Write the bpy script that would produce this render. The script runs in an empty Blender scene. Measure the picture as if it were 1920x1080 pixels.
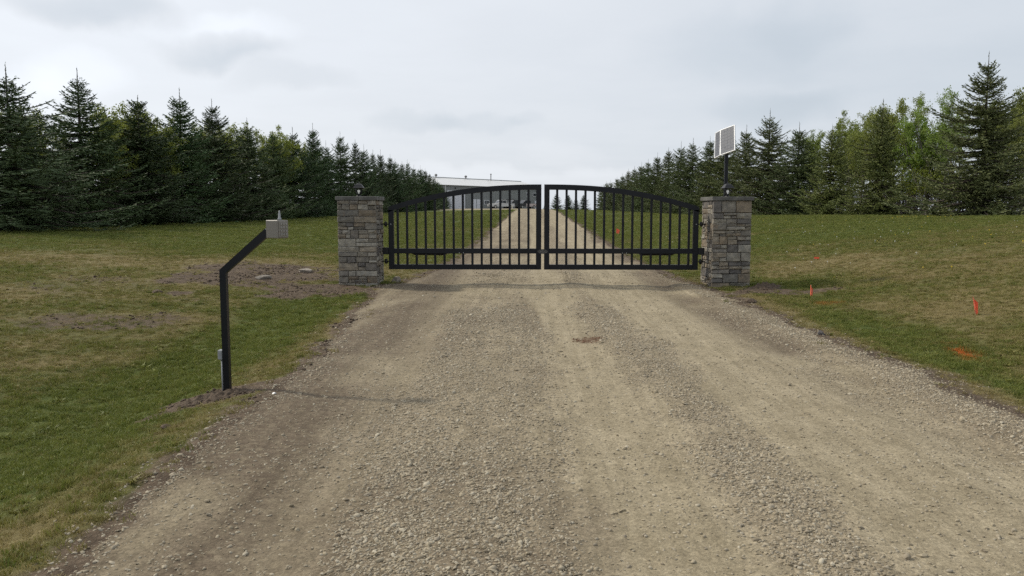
import bpy, math, random
import numpy as np
from mathutils import Vector, Matrix, Euler

random.seed(7)
rng = np.random.default_rng(11)
SC = bpy.context.scene
COL = SC.collection
R = math.radians

# ------------------------------------------------------------------ camera
cam_d = bpy.data.cameras.new("camera")
cam_d.sensor_width = 36.0
cam_d.lens = 36.0 * 1500.0 / 1920.0
cam_d.clip_start = 0.05
cam_d.clip_end = 9000.0
cam = bpy.data.objects.new("camera", cam_d)
COL.objects.link(cam)
cam.location = (0.0, 0.0, 1.5)
cam.rotation_euler = (R(90.0 - 5.52), 0.0, R(1.45))
SC.camera = cam

# ------------------------------------------------------------------ light
SUN_EL = R(43.0)
SUN_AZ = math.atan2(-0.90, 0.43)            # from +Y towards +X
to_sun = Vector((math.sin(SUN_AZ) * math.cos(SUN_EL), math.cos(SUN_AZ) * math.cos(SUN_EL), math.sin(SUN_EL)))
sun_d = bpy.data.lights.new("sun", "SUN")
sun_d.energy = 3.0
sun_d.angle = R(3.6)
sun_d.color = (1.0, 0.915, 0.77)
sun = bpy.data.objects.new("sun", sun_d)
COL.objects.link(sun)
sun.rotation_euler = (-to_sun).to_track_quat('-Z', 'Y').to_euler()
sun.location = to_sun * 60

world = bpy.data.worlds.new("World")
SC.world = world
world.use_nodes = True
wt = world.node_tree
wt.nodes.clear()


class NB:
    """tiny node-tree writer"""
    def __init__(self, tree):
        self.t = tree

    def n(self, typ, **kw):
        nd = self.t.nodes.new(typ)
        for k, v in kw.items():
            if k.startswith("i_"):
                key = k[2:]
                nd.inputs[int(key) if key.isdigit() else key.replace("_", " ")].default_value = v
            else:
                setattr(nd, k, v)
        return nd

    def l(self, a, b):
        self.t.links.new(a, b)

    def val(self, sock, v):
        if isinstance(v, bpy.types.NodeSocket):
            self.l(v, sock)
        else:
            sock.default_value = v

    def m(self, op, a, b=0.0, c=None, clamp=False):
        nd = self.n("ShaderNodeMath", operation=op, use_clamp=clamp)
        self.val(nd.inputs[0], a)
        self.val(nd.inputs[1], b)
        if c is not None:
            self.val(nd.inputs[2], c)
        return nd.outputs[0]

    def mix(self, f, a, b, blend="MIX"):
        nd = self.n("ShaderNodeMix", data_type="RGBA", blend_type=blend)
        self.val(nd.inputs[0], f)
        for i, v in ((6, a), (7, b)):
            if isinstance(v, bpy.types.NodeSocket):
                self.l(v, nd.inputs[i])
            else:
                nd.inputs[i].default_value = (v[0], v[1], v[2], 1.0)
        return nd.outputs[2]

    def noise(self, vec, scale, detail=3.0, rough=0.55, dist=0.0):
        nd = self.n("ShaderNodeTexNoise")
        nd.inputs["Scale"].default_value = scale
        nd.inputs["Detail"].default_value = detail
        nd.inputs["Roughness"].default_value = rough
        nd.inputs["Distortion"].default_value = dist
        if vec is not None:
            self.l(vec, nd.inputs["Vector"])
        return nd.outputs["Fac"]

    def mr(self, v, a, b, c=0.0, d=1.0, smooth=True):
        nd = self.n("ShaderNodeMapRange", interpolation_type="SMOOTHSTEP" if smooth else "LINEAR", clamp=True)
        self.val(nd.inputs[0], v)
        nd.inputs[1].default_value = a
        nd.inputs[2].default_value = b
        nd.inputs[3].default_value = c
        nd.inputs[4].default_value = d
        return nd.outputs[0]

    def attr(self, name, typ="GEOMETRY"):
        nd = self.n("ShaderNodeAttribute", attribute_name=name, attribute_type=typ)
        return nd


def px_dir(px, py):
    """unit view direction of a photograph position (used for the clouds' bearings)"""
    v = Vector(((px - 960) / 1500.0, -(py - 540) / 1500.0, -1.0))
    v.rotate(cam.rotation_euler)
    return v.normalized()


w = NB(wt)
sky = w.n("ShaderNodeTexSky", sky_type="NISHITA", sun_disc=False)
sky.sun_elevation = SUN_EL
sky.sun_rotation = SUN_AZ % (2 * math.pi)
sky.air_density = 1.2
sky.dust_density = 3.0
sky.altitude = 600
geo = w.n("ShaderNodeTexCoord")
D_ = w.n("ShaderNodeVectorMath", operation="NORMALIZE")
w.l(geo.outputs["Generated"], D_.inputs[0])
dirv = D_.outputs[0]
sxyz = w.n("ShaderNodeSeparateXYZ")
w.l(dirv, sxyz.inputs[0])
zc = w.m("MAXIMUM", sxyz.outputs[2], 0.0)
zz = w.m("ADD", zc, 0.10)
pxx = w.m("DIVIDE", sxyz.outputs[0], zz)
pyy = w.m("DIVIDE", sxyz.outputs[1], zz)
cxyz = w.n("ShaderNodeCombineXYZ")
w.l(pxx, cxyz.inputs[0]); w.l(pyy, cxyz.inputs[1])
plane = cxyz.outputs[0]
n1 = w.noise(plane, 0.55, 6.0, 0.55, 0.3)
n2 = w.noise(plane, 1.7, 6.0, 0.6, 0.2)
sd = w.n("ShaderNodeVectorMath", operation="DOT_PRODUCT")
w.l(dirv, sd.inputs[0]); sd.inputs[1].default_value = to_sun
glow = w.m("POWER", w.m("MAXIMUM", sd.outputs["Value"], 0.0), 1.6)
veil_v = w.m("ADD", 0.78, w.m("MULTIPLY", glow, 0.30))
veil_v = w.m("MULTIPLY", veil_v, w.mr(n1, 0.25, 0.75, 0.985, 1.015))
veil_v = w.m("MULTIPLY", veil_v, w.mr(n2, 0.3, 0.7, 0.985, 1.012))
# soft cumulus: grey undersides and pale tops drifting below the veil
dn = w.n("ShaderNodeVectorMath", operation="SCALE")
nn = w.n("ShaderNodeTexNoise")
nn.inputs["Scale"].default_value = 9.0
nn.inputs["Detail"].default_value = 5.0
w.l(dirv, nn.inputs["Vector"])
sub = w.n("ShaderNodeVectorMath", operation="SUBTRACT")
w.l(nn.outputs["Color"], sub.inputs[0]); sub.inputs[1].default_value = (0.5, 0.5, 0.5)
w.l(sub.outputs[0], dn.inputs[0]); dn.inputs["Scale"].default_value = 0.075
dd = w.n("ShaderNodeVectorMath", operation="ADD")
w.l(dirv, dd.inputs[0]); w.l(dn.outputs[0], dd.inputs[1])
clouds = [  # bearing in the photograph, half width, half height, strength (- dark, + bright)
    (190, 18, 110, 26, -0.19), (415, 92, 72, 22, -0.19), (410, 58, 85, 28, 0.13), (540, 150, 90, 20, -0.08),
    (780, 228, 70, 16, -0.09), (890, 228, 70, 13, -0.06), (1405, 85, 140, 50, -0.09), (1500, 42, 70, 40, -0.06),
    (1462, 205, 90, 30, -0.12), (30, 175, 70, 40, 0.10), (165, 140, 60, 35, 0.10), (1110, 320, 75, 18, 0.10),
    (890, 322, 110, 16, 0.10), (1045, 280, 60, 14, 0.04), (985, 222, 30, 12, -0.05), (1740, 150, 220, 45, -0.05),
]
tot = None
for (cx, cy, hw, hh, st) in clouds:
    c = px_dir(cx, cy)
    right = Vector((0, 0, 1)).cross(c).normalized() * -1
    up = right.cross(c).normalized()
    if up.z < 0:
        up = -up
    a = w.n("ShaderNodeVectorMath", operation="DOT_PRODUCT"); w.l(dd.outputs[0], a.inputs[0]); a.inputs[1].default_value = right / (hw / 1500.0)
    b = w.n("ShaderNodeVectorMath", operation="DOT_PRODUCT"); w.l(dd.outputs[0], b.inputs[0]); b.inputs[1].default_value = up / (hh / 1500.0)
    bo = w.m("SUBTRACT", b.outputs["Value"], c.dot(up / (hh / 1500.0)))
    r2 = w.m("ADD", w.m("MULTIPLY", a.outputs["Value"], a.outputs["Value"]), w.m("MULTIPLY", bo, bo))
    fr = w.n("ShaderNodeVectorMath", operation="DOT_PRODUCT"); w.l(dirv, fr.inputs[0]); fr.inputs[1].default_value = c
    front = w.m("GREATER_THAN", fr.outputs["Value"], 0.0)
    g = w.m("MULTIPLY", w.m("MULTIPLY", w.mr(r2, 0.0, 2.6, 1.0, 0.0), st), front)
    g = w.m("MULTIPLY", g, 0.9)
    tot = g if tot is None else w.m("ADD", tot, g)
# the same kind of cloud over the rest of the dome
n3 = w.noise(plane, 1.15, 5.0, 0.55, 0.4)
tot = w.m("ADD", tot, w.mr(n3, 0.6, 0.8, 0.0, -0.03))
veil_v = w.m("MULTIPLY", veil_v, w.m("ADD", 1.0, tot))
tint = w.mix(w.mr(veil_v, 0.62, 0.90), (0.875, 0.98, 1.095), (0.945, 0.99, 1.055))
vm = w.n("ShaderNodeVectorMath", operation="SCALE")
w.l(tint, vm.inputs[0]); w.l(veil_v, vm.inputs["Scale"])
bgsky = w.n("ShaderNodeVectorMath", operation="SCALE")
w.l(sky.outputs[0], bgsky.inputs[0]); bgsky.inputs["Scale"].default_value = 0.08
mixed = w.mix(0.9, bgsky.outputs[0], vm.outputs[0])
bg = w.n("ShaderNodeBackground"); bg.inputs["Strength"].default_value = 1.0
w.l(mixed, bg.inputs["Color"])
wo = w.n("ShaderNodeOutputWorld"); w.l(bg.outputs[0], wo.inputs["Surface"])

vs = SC.view_settings
vs.view_transform = 'Standard'
vs.look = 'None'
vs.exposure = 0.0
vs.gamma = 1.0
vs.use_curve_mapping = False
SC.cycles.use_denoising = False
SC.cycles.use_adaptive_sampling = True
SC.cycles.adaptive_threshold = 0.02
SC.cycles.max_bounces = 5
SC.cycles.diffuse_bounces = 2
SC.cycles.transparent_max_bounces = 8
SC.cycles.sample_clamp_indirect = 2.0
SC.cycles.sample_clamp_direct = 6.0


# ------------------------------------------------------------------ numeric helpers
def hash2(ix, iy, seed):
    h = (ix.astype(np.int64) * 374761393 + iy.astype(np.int64) * 668265263 + seed * 1442695041) & 0xFFFFFFFF
    h = ((h ^ (h >> 13)) * 1274126177) & 0xFFFFFFFF
    h = h ^ (h >> 16)
    return (h & 0xFFFFFF) / float(0xFFFFFF)


def vnoise(x, y, seed=0):
    x = np.asarray(x, float); y = np.asarray(y, float)
    ix = np.floor(x); iy = np.floor(y)
    fx = x - ix; fy = y - iy
    fx = fx * fx * (3 - 2 * fx); fy = fy * fy * (3 - 2 * fy)
    a = hash2(ix, iy, seed); b = hash2(ix + 1, iy, seed); c = hash2(ix, iy + 1, seed); d = hash2(ix + 1, iy + 1, seed)
    return (a * (1 - fx) + b * fx) * (1 - fy) + (c * (1 - fx) + d * fx) * fy


def fbm(x, y, f=1.0, octv=4, seed=0):
    s = 0.0; a = 0.5; t = 0.0
    x = np.asarray(x, float); y = np.asarray(y, float)
    for o in range(octv):
        s = s + a * vnoise(x * f + 17.3 * o, y * f - 9.1 * o, seed + o)
        t += a; a *= 0.5; f *= 2.03
    return s / t


def hermite(xs, rows, q):
    """monotone-ish cubic through (xs, rows[i]) ; rows: (n,) or (n,N) ; q: (N,)"""
    xs = np.asarray(xs, float)
    q = np.clip(q, xs[0], xs[-1])
    i = np.clip(np.searchsorted(xs, q) - 1, 0, len(xs) - 2)
    rows = np.asarray(rows, float)
    if rows.ndim == 1:
        rows = np.repeat(rows[:, None], 1, 1)
        g = lambda k: rows[k, 0]
    else:
        ar = np.arange(rows.shape[1])
        g = lambda k: rows[k, ar]
    def slope(k):
        k0 = np.clip(k - 1, 0, len(xs) - 1); k1 = np.clip(k + 1, 0, len(xs) - 1)
        d0 = (g(k) - g(k0)) / np.maximum(xs[k] - xs[k0], 1e-9)
        d1 = (g(k1) - g(k)) / np.maximum(xs[k1] - xs[k], 1e-9)
        d0 = np.where(k0 == k, d1, d0); d1 = np.where(k1 == k, d0, d1)
        return np.where(d0 * d1 <= 0, 0.0, 2 * d0 * d1 / np.where(np.abs(d0 + d1) < 1e-12, 1.0, d0 + d1))
    h = xs[i + 1] - xs[i]
    t = (q - xs[i]) / h
    m0 = slope(i) * h; m1 = slope(i + 1) * h
    p0 = g(i); p1 = g(i + 1)
    return (2*t**3 - 3*t*t + 1) * p0 + (t**3 - 2*t*t + t) * m0 + (-2*t**3 + 3*t*t) * p1 + (t**3 - t*t) * m1


# ------------------------------------------------------------------ terrain
TX = [-3000, -60, -30, -19, -12, -8, -5.5, -4, -2.8, -2.1, 0.4, 2.8, 3.5, 4.6, 6, 8, 12, 19, 30, 60, 3000]
TROWS = {
    -20: [0.2, .5, .45, .35, .10, -.10, -.36, -.46, -.15, -.01, .02, .0, .0, -.10, .02, .40, .85, 1.1, 1.2, 1.2, 1.0],
    3:   [0.2, .6, .50, .38, .10, -.10, -.36, -.46, -.15, -.01, .02, .0, .0, -.10, .02, .40, .85, 1.1, 1.2, 1.2, 1.0],
    7:   [0.2, .6, .55, .42, .15, -.06, -.30, -.40, -.10, .0, .02, .0, .0, -.10, .04, .42, .90, 1.15, 1.2, 1.2, 1.0],
    11:  [0.3, .7, .60, .48, .26, .06, -.14, -.24, -.06, .0, .02, .0, .0, -.06, .10, .48, .92, 1.2, 1.2, 1.2, 1.0],
    15.4: [0.3, .7, .65, .55, .36, .22, .12, .085, .06, .05, .06, .05, .05, .06, .20, .52, .92, 1.2, 1.2, 1.2, 1.0],
    22:  [0.4, .8, .75, .66, .48, .36, .25, .20, .18, .17, .19, .17, .17, .20, .30, .55, .92, 1.22, 1.2, 1.2, 1.0],
    30:  [0.4, .8, .82, .78, .62, .50, .40, .35, .33, .32, .34, .32, .32, .35, .42, .60, .92, 1.25, 1.2, 1.15, 1.0],
    45:  [0.5, .8, .82, .82, .75, .68, .63, .62, .61, .61, .63, .61, .61, .63, .68, .78, .98, 1.22, 1.15, 1.1, 1.0],
    70:  [0.5, .8, .88, .95, .98, 1.02, 1.05, 1.07, 1.08, 1.08, 1.10, 1.08, 1.08, 1.09, 1.10, 1.10, 1.08, 1.08, 1.0, 1.0, .9],
    100: [0.6, .9, 1.05, 1.2, 1.32, 1.45, 1.54, 1.57, 1.6, 1.6, 1.62, 1.6, 1.6, 1.6, 1.58, 1.52, 1.3, 1.0, .9, .9, .8],
    140: [0.6, 1.0, 1.3, 1.5, 1.65, 1.72, 1.75, 1.77, 1.78, 1.78, 1.78, 1.74, 1.72, 1.70, 1.68, 1.6, 1.4, 1.1, .9, .8, .7],
    180: [0.6, 1.4, 1.85, 1.92, 1.95, 1.95, 1.95, 1.95, 1.95, 1.95, 1.9, 1.8, 1.7, 1.6, 1.5, 1.4, 1.2, 1.0, .8, .7, .6],
    260: [0.5, 1.3, 1.7, 1.8, 1.8, 1.8, 1.8, 1.8, 1.8, 1.8, 1.7, 1.5, 1.4, 1.3, 1.2, 1.1, 1.0, .8, .6, .5, .5],
    600: [0.3] * 21,
    4500: [0.0] * 21,
}
TY = sorted(TROWS)
XL_D, XL_V = [-20, 3, 4.5, 7, 9, 11, 13.5, 15, 16.5, 19, 24, 100, 112, 128, 150, 185, 260], \
             [-1.95, -1.95, -2.02, -2.12, -2.3, -2.5, -2.75, -2.85, -2.45, -2.1, -2.0, -2.0, -3.0, -9, -20, -26, -26]
XR_D, XR_V = [-20, 3, 7, 10, 12.5, 15, 17, 20, 24, 100, 112, 150, 185, 260], \
             [3.6, 3.55, 3.52, 3.45, 3.35, 3.3, 2.95, 2.75, 2.7, 2.7, 2.8, 3.5, 4.0, 4.0]
RUTS = [(-1.25, 0.34, -0.022), (0.42, 0.34, -0.016), (2.85, 0.30, -0.03), (-0.45, 0.4, 0.014), (1.15, 0.28, 0.022), (3.3, 0.2, 0.022), (1.95, 0.5, -0.010)]


def xl(y):
    y = np.asarray(y, float)
    return hermite(XL_D, XL_V, y) + (vnoise(y * 1.7, 3.0 + 0 * y, 5) - .5) * .14 + (vnoise(y * 6.1, 8.0 + 0 * y, 6) - .5) * .12


def xr(y):
    y = np.asarray(y, float)
    return hermite(XR_D, XR_V, y) + (vnoise(y * 1.5, 13.0 + 0 * y, 15) - .5) * .14 + (vnoise(y * 5.3, 18.0 + 0 * y, 16) - .5) * .10


def lane(x, y):
    """lateral coordinate that follows the wandering wheel tracks in front of the gate"""
    t = np.clip((np.asarray(y, float) - 3.5) / 12.0, 0, 1)
    return x + 0.45 * t * (x > -5) - 0.1


def ground_z(x, y):
    x = np.atleast_1d(np.asarray(x, float)); y = np.atleast_1d(np.asarray(y, float))
    x, y = np.broadcast_arrays(x, y)
    shp = x.shape
    x = x.ravel(); y = y.ravel()
    rows = np.stack([hermite(TX, TROWS[k], x) for k in TY])
    z = hermite(TY, rows, y)
    near = np.clip(1.4 - y / 90.0, 0, 1)
    inside = np.clip((x - xl(y)) / 0.35, 0, 1) * np.clip((xr(y) - x) / 0.35, 0, 1)
    lx = lane(x, y)
    rut = 0.0
    for c, wd, a in RUTS:
        rut = rut + a * np.exp(-((lx - c) / wd) ** 2)
    z = z + near * (inside * (rut * 0.9 + (fbm(x, y * 0.6, 2.2, 4, 40) - .5) * .03 + (fbm(x, y, 13, 3, 44) - .5) * .014)
                    + (1 - inside) * ((fbm(x, y, .8, 3, 50) - .5) * .07 + (fbm(x, y, 5, 3, 52) - .5) * .035))
    return z.reshape(shp)


def gz(x, y):
    return float(ground_z(x, y)[0])


def ell(x, y, cx, cy, rx, ry, rot=0.0):
    c, s = math.cos(rot), math.sin(rot)
    dx = x - cx; dy = y - cy
    u = (dx * c + dy * s) / rx; v = (-dx * s + dy * c) / ry
    return np.sqrt(u * u + v * v)


def bare_mask(x, y):
    """0..1 how bare the lawn is (scraped soil)"""
    n = (fbm(x, y, 1.6, 5, 70) - .5) * 2.4
    m = 0.0
    for (cx, cy, rx, ry, rot, st) in [(-5.7, 16.5, 2.2, 2.6, 0.4, .95), (-3.9, 14.6, 1.5, 1.1, 0.0, 1.1), (-6.0, 11.2, 1.3, .8, .5, .62), (-8.0, 14.5, 1.6, 1.6, 0.3, .55),
                                   (-2.62, 6.75, .5, .30, .35, 1.15), (-2.95, 6.5, .4, .16, .5, .9), (-3.5, 14.6, .8, .6, 0, 1.2), (4.3, 14.7, .9, .65, 0.2, 1.1), (4.95, 14.4, .5, .3, 0, .8), (6.2, 9.2, .6, .3, 0.3, .6), (5.0, 7.3, .3, .15, 0.4, .8)]:
        m = np.maximum(m, st * np.clip(1.4 - ell(x, y, cx, cy, rx, ry, rot) + n * .9, 0, 1))
    e = np.minimum(np.abs(x - xl(y)), np.abs(x - xr(y)))
    m = np.maximum(m, np.clip(1.0 - e / (0.10 + .75 * fbm(x, y, 2.0, 2, 77)), 0, 1) * (y < 90))
    return np.clip(m, 0, 1)


def dry_mask(x, y):
    """0 lush .. 1 dead straw"""
    a = fbm(x, y, .33, 4, 80)
    b = fbm(x, y, 1.6, 3, 84)
    d = np.clip((a - .38) * 2.6, 0, 1) * .55 + np.clip((b - .35) * 1.8, 0, 1) * .45
    ditchL = np.exp(-((x + 3.95 - .03 * y + .2) / .75) ** 2) * (y < 15) * (y > 1)
    d = d + .12 + .17 * np.clip((-4.6 - x) / 1.2, 0, 1) * np.clip((21 - y) / 4, 0, 1) + .24 * ((x > 5) & (y < 24)) * np.clip((x - 4.5) / 2, 0, 1)
    d = d - .80 * ditchL
    d = d - .35 * np.exp(-((x - 4.3) / .45) ** 2) * (y < 12)
    d = d - .50 * np.clip((y - 19) / 10, 0, 1)
    d = d + .40 * np.exp(-((x + 2.55) / .33) ** 2) * (y < 12) + .45 * np.exp(-((x - 3.75) / .22) ** 2) * (y < 14)
    return np.clip(d, 0, 1)


def spray_mask(x, y):
    n = (fbm(x, y, 9, 3, 90) - .5) * 1.6
    m = .8 * np.clip(1.1 - ell(x, y, 4.83, 8.92, .13, .46, -0.18) + n, 0, 1)
    m = np.maximum(m, .35 * np.clip(1.1 - ell(x, y, 4.78, 13.0, .32, .26, 0) + n, 0, 1))
    return m


def loose_mask(x, y):
    """0 packed fines .. 1 loose gravel"""
    lx = lane(x, y)
    n = fbm(lx * 1.5, y * .22, 1.6, 4, 100)
    n2 = fbm(lx, y * .5, 6.0, 3, 104)
    d = 0.30 + 0.0 * x
    d = d + .55 * np.exp(-((lx + .45) / .75) ** 2)
    d = d + .60 * np.exp(-((lx - 1.22) / .30) ** 2)
    d = d + .65 * np.exp(-((lx - 3.35) / .26) ** 2)
    d = d - .10 * np.exp(-((lx + 1.85) / .35) ** 2)
    d = d - .50 * np.exp(-((lx + 1.22) / .18) ** 2)
    d = d - .42 * np.exp(-((lx - .55) / .26) ** 2)
    d = d - .40 * np.exp(-((lx - 2.15) / .60) ** 2)
    d = d * .85 + .05 + (n - .5) * 1.0 + (n2 - .5) * .6
    d = d - .45 * np.exp(-((y - 14.2) / 1.6) ** 2)
    return np.clip(d, 0, 1)


def brown_mask(x, y):
    lx = lane(x, y)
    n = fbm(x, y * .5, 1.1, 4, 110)
    b = .95 * np.clip((-.75 - lx) / .8, 0, 1) * np.clip((n - .22) * 3.2, .35, 1)
    b = np.maximum(b, .9 * np.exp(-((lx - 2.95) / .38) ** 2) * np.clip((n - .38) * 4, 0, 1))
    b = np.maximum(b, .6 * np.clip((n - .48) * 4, 0, 1) * (lx < .3))
    e = np.minimum(x - xl(y), xr(y) - x)
    b = np.maximum(b, .85 * np.clip(1 - e / .28, 0, 1))
    return np.clip(b, 0, 1) * (y < 40)


# ------------------------------------------------------------------ object helpers
def link(o, parent=None):
    COL.objects.link(o)
    if parent is not None:
        o.parent = parent
    return o


def tag(o, label=None, cat=None, group=None, kind=None):
    if label: o["label"] = label
    if cat: o["category"] = cat
    if group: o["group"] = group
    if kind: o["kind"] = kind
    return o


def thing(name, label, cat, loc=(0, 0, 0), rz=0.0, group=None):
    o = bpy.data.objects.new(name, None)
    o.empty_display_size = 0.2
    link(o)
    o.location = loc
    o.rotation_euler = (0, 0, rz)
    return tag(o, label, cat, group)


def mesh_np(name, verts, quads=None, tris=None, mats=(), smooth=False):
    me = bpy.data.meshes.new(name)
    verts = np.asarray(verts, np.float32)
    nq = 0 if quads is None else len(quads)
    nt = 0 if tris is None else len(tris)
    me.vertices.add(len(verts))
    me.vertices.foreach_set("co", verts.ravel())
    loops = []
    starts = []
    if nq:
        loops.append(np.asarray(quads, np.int32).ravel()); starts.append(np.arange(nq) * 4)
    if nt:
        loops.append(np.asarray(tris, np.int32).ravel()); starts.append(nq * 4 + np.arange(nt) * 3)
    lp = np.concatenate(loops)
    me.loops.add(len(lp)); me.loops.foreach_set("vertex_index", lp)
    me.polygons.add(nq + nt)
    me.polygons.foreach_set("loop_start", np.concatenate(starts).astype(np.int32))
    me.update(calc_edges=True)
    me.validate()
    for m in mats:
        me.materials.append(m)
    if smooth:
        me.polygons.foreach_set("use_smooth", np.ones(nq + nt, bool))
    return me


def set_attr(me, name, arr, typ="FLOAT"):
    a = me.attributes.new(name, typ, "POINT")
    arr = np.asarray(arr, np.float32 if typ != "INT" else np.int32)
    if typ == "FLOAT_VECTOR":
        a.data.foreach_set("vector", arr.ravel())
    else:
        a.data.foreach_set("value", arr.ravel())


class MB:
    """collects shapes, builds them as ONE mesh object"""
    def __init__(self):
        self.v = []; self.f = []

    def add(self, verts, faces):
        b = len(self.v)
        self.v += [tuple(p) for p in verts]
        self.f += [tuple(b + i for i in f) for f in faces]
        return self

    def box(self, c, s, rot=None, bev=0.0):
        hx, hy, hz = s[0] / 2, s[1] / 2, s[2] / 2
        if bev <= 0:
            vs_ = [(sx * hx, sy * hy, sz * hz) for sz in (-1, 1) for sy in (-1, 1) for sx in (-1, 1)]
            fs = [(0, 2, 3, 1), (4, 5, 7, 6), (0, 1, 5, 4), (1, 3, 7, 5), (3, 2, 6, 7), (2, 0, 4, 6)]
        else:
            b = min(bev, hx * .9, hy * .9, hz * .9)
            vs_ = []; idx = {}
            for sx in (-1, 1):
                for sy in (-1, 1):
                    for sz in (-1, 1):
                        for ax in range(3):
                            p = [sx * (hx - b), sy * (hy - b), sz * (hz - b)]
                            p[ax] = (sx * hx, sy * hy, sz * hz)[ax]
                            idx[(sx, sy, sz, ax)] = len(vs_); vs_.append(tuple(p))
            fs = []
            for ax in range(3):
                o1, o2 = [(1, 2), (2, 0), (0, 1)][ax]
                for s_ in (-1, 1):
                    q = []
                    for a_, b_ in ((-1, -1), (1, -1), (1, 1), (-1, 1)):
                        k = [0, 0, 0]; k[ax] = s_; k[o1] = a_; k[o2] = b_
                        q.append(idx[(k[0], k[1], k[2], ax)])
                    fs.append(tuple(q if s_ > 0 else q[::-1]))
            for ax in range(3):
                o1, o2 = [(1, 2), (2, 0), (0, 1)][ax]
                for a_ in (-1, 1):
                    for b_ in (-1, 1):
                        k0 = [0, 0, 0]; k0[o1] = a_; k0[o2] = b_; k1 = list(k0)
                        k0[ax] = -1; k1[ax] = 1
                        q = [idx[(*k0, o1)], idx[(*k1, o1)], idx[(*k1, o2)], idx[(*k0, o2)]]
                        fs.append(tuple(q if a_ * b_ < 0 else q[::-1]))
            for sx in (-1, 1):
                for sy in (-1, 1):
                    for sz in (-1, 1):
                        t = [idx[(sx, sy, sz, a_)] for a_ in range(3)]
                        fs.append(tuple(t if sx * sy * sz > 0 else t[::-1]))
        M = Matrix.Translation(Vector(c))
        if rot is not None:
            M = M @ (rot.to_4x4() if isinstance(rot, Matrix) else Euler(rot).to_matrix().to_4x4())
        return self.add([M @ Vector(p) for p in vs_], fs)

    def tube(self, pts, rad, n=8, cap=True):
        pts = [Vector(p) for p in pts]
        if not hasattr(rad, "__len__"):
            rad = [rad] * len(pts)
        rings = []
        prev = None
        for i, p in enumerate(pts):
            t = (pts[min(i + 1, len(pts) - 1)] - pts[max(i - 1, 0)]).normalized()
            ref = prev if prev is not None else (Vector((1, 0, 0)) if abs(t.x) < .9 else Vector((0, 1, 0)))
            a = (ref - t * ref.dot(t)).normalized()
            prev = a
            b = t.cross(a)
            rings.append([p + (a * math.cos(2 * math.pi * k / n) + b * math.sin(2 * math.pi * k / n)) * rad[i] for k in range(n)])
        vs_ = [q for r_ in rings for q in r_]
        fs = []
        for i in range(len(pts) - 1):
            for k in range(n):
                k2 = (k + 1) % n
                fs.append((i * n + k, i * n + k2, (i + 1) * n + k2, (i + 1) * n + k))
        if cap:
            fs.append(tuple(range(n))[::-1])
            fs.append(tuple((len(pts) - 1) * n + k for k in range(n)))
        return self.add(vs_, fs)

    def lathe(self, prof, n=12, c=(0, 0, 0), twist=0.0):
        vs_ = []
        for r_, z_ in prof:
            for k in range(n):
                a = 2 * math.pi * k / n + twist
                vs_.append((c[0] + r_ * math.cos(a), c[1] + r_ * math.sin(a), c[2] + z_))
        fs = []
        for i in range(len(prof) - 1):
            for k in range(n):
                k2 = (k + 1) % n
                fs.append((i * n + k, i * n + k2, (i + 1) * n + k2, (i + 1) * n + k))
        fs.append(tuple(range(n))[::-1]); fs.append(tuple((len(prof) - 1) * n + k for k in range(n)))
        return self.add(vs_, fs)

    def prism(self, poly, y0, y1):
        """polygon in XZ (counter-clockwise seen from -Y) extruded along Y"""
        n = len(poly)
        vs_ = [(x, y0, z) for x, z in poly] + [(x, y1, z) for x, z in poly]
        fs = [tuple(range(n)), tuple(range(n, 2 * n))[::-1]]
        for i in range(n):
            j = (i + 1) % n
            fs.append((i, i + n, j + n, j))
        return self.add(vs_, fs)

    def mesh(self, name, mat, smooth=False):
        me = bpy.data.meshes.new(name)
        me.from_pydata(self.v, [], self.f)
        me.materials.append(mat)
        if smooth:
            for p in me.polygons:
                p.use_smooth = True
        me.update()
        return me

    def build(self, name, mat, parent=None, smooth=False):
        return link(bpy.data.objects.new(name, self.mesh(name, mat, smooth)), parent)


# ------------------------------------------------------------------ materials
def new_mat(name):
    m = bpy.data.materials.new(name)
    m.use_nodes = True
    nt = m.node_tree
    b = NB(nt)
    bs = nt.nodes["Principled BSDF"]
    return m, b, bs


def plain(name, col, rough=.6, metal=0.0, var=.12, scale=8.0, bump=0.0, spec=.4, dirt=None):
    m, b, bs = new_mat(name)
    tc = b.n("ShaderNodeTexCoord").outputs["Object"]
    n = b.noise(tc, scale, 5, .6)
    lo = tuple(c * (1 - var) for c in col); hi = tuple(min(1, c * (1 + var)) for c in col)
    c = b.mix(b.mr(n, .3, .7), lo, hi)
    if dirt:
        n2 = b.noise(tc, scale * .35, 6, .7)
        c = b.mix(b.mr(n2, .52, .75, 0, dirt[1]), c, dirt[0])
    b.l(c, bs.inputs["Base Color"])
    b.l(b.mr(n, .2, .8, rough * .88, min(1, rough * 1.12)), bs.inputs["Roughness"])
    bs.inputs["Metallic"].default_value = metal
    bs.inputs["Specular IOR Level"].default_value = spec
    if bump:
        bp = b.n("ShaderNodeBump"); bp.inputs["Strength"].default_value = bump; bp.inputs["Distance"].default_value = .01
        b.l(b.noise(tc, scale * 6, 4, .6), bp.inputs["Height"]); b.l(bp.outputs[0], bs.inputs["Normal"])
    return m


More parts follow.
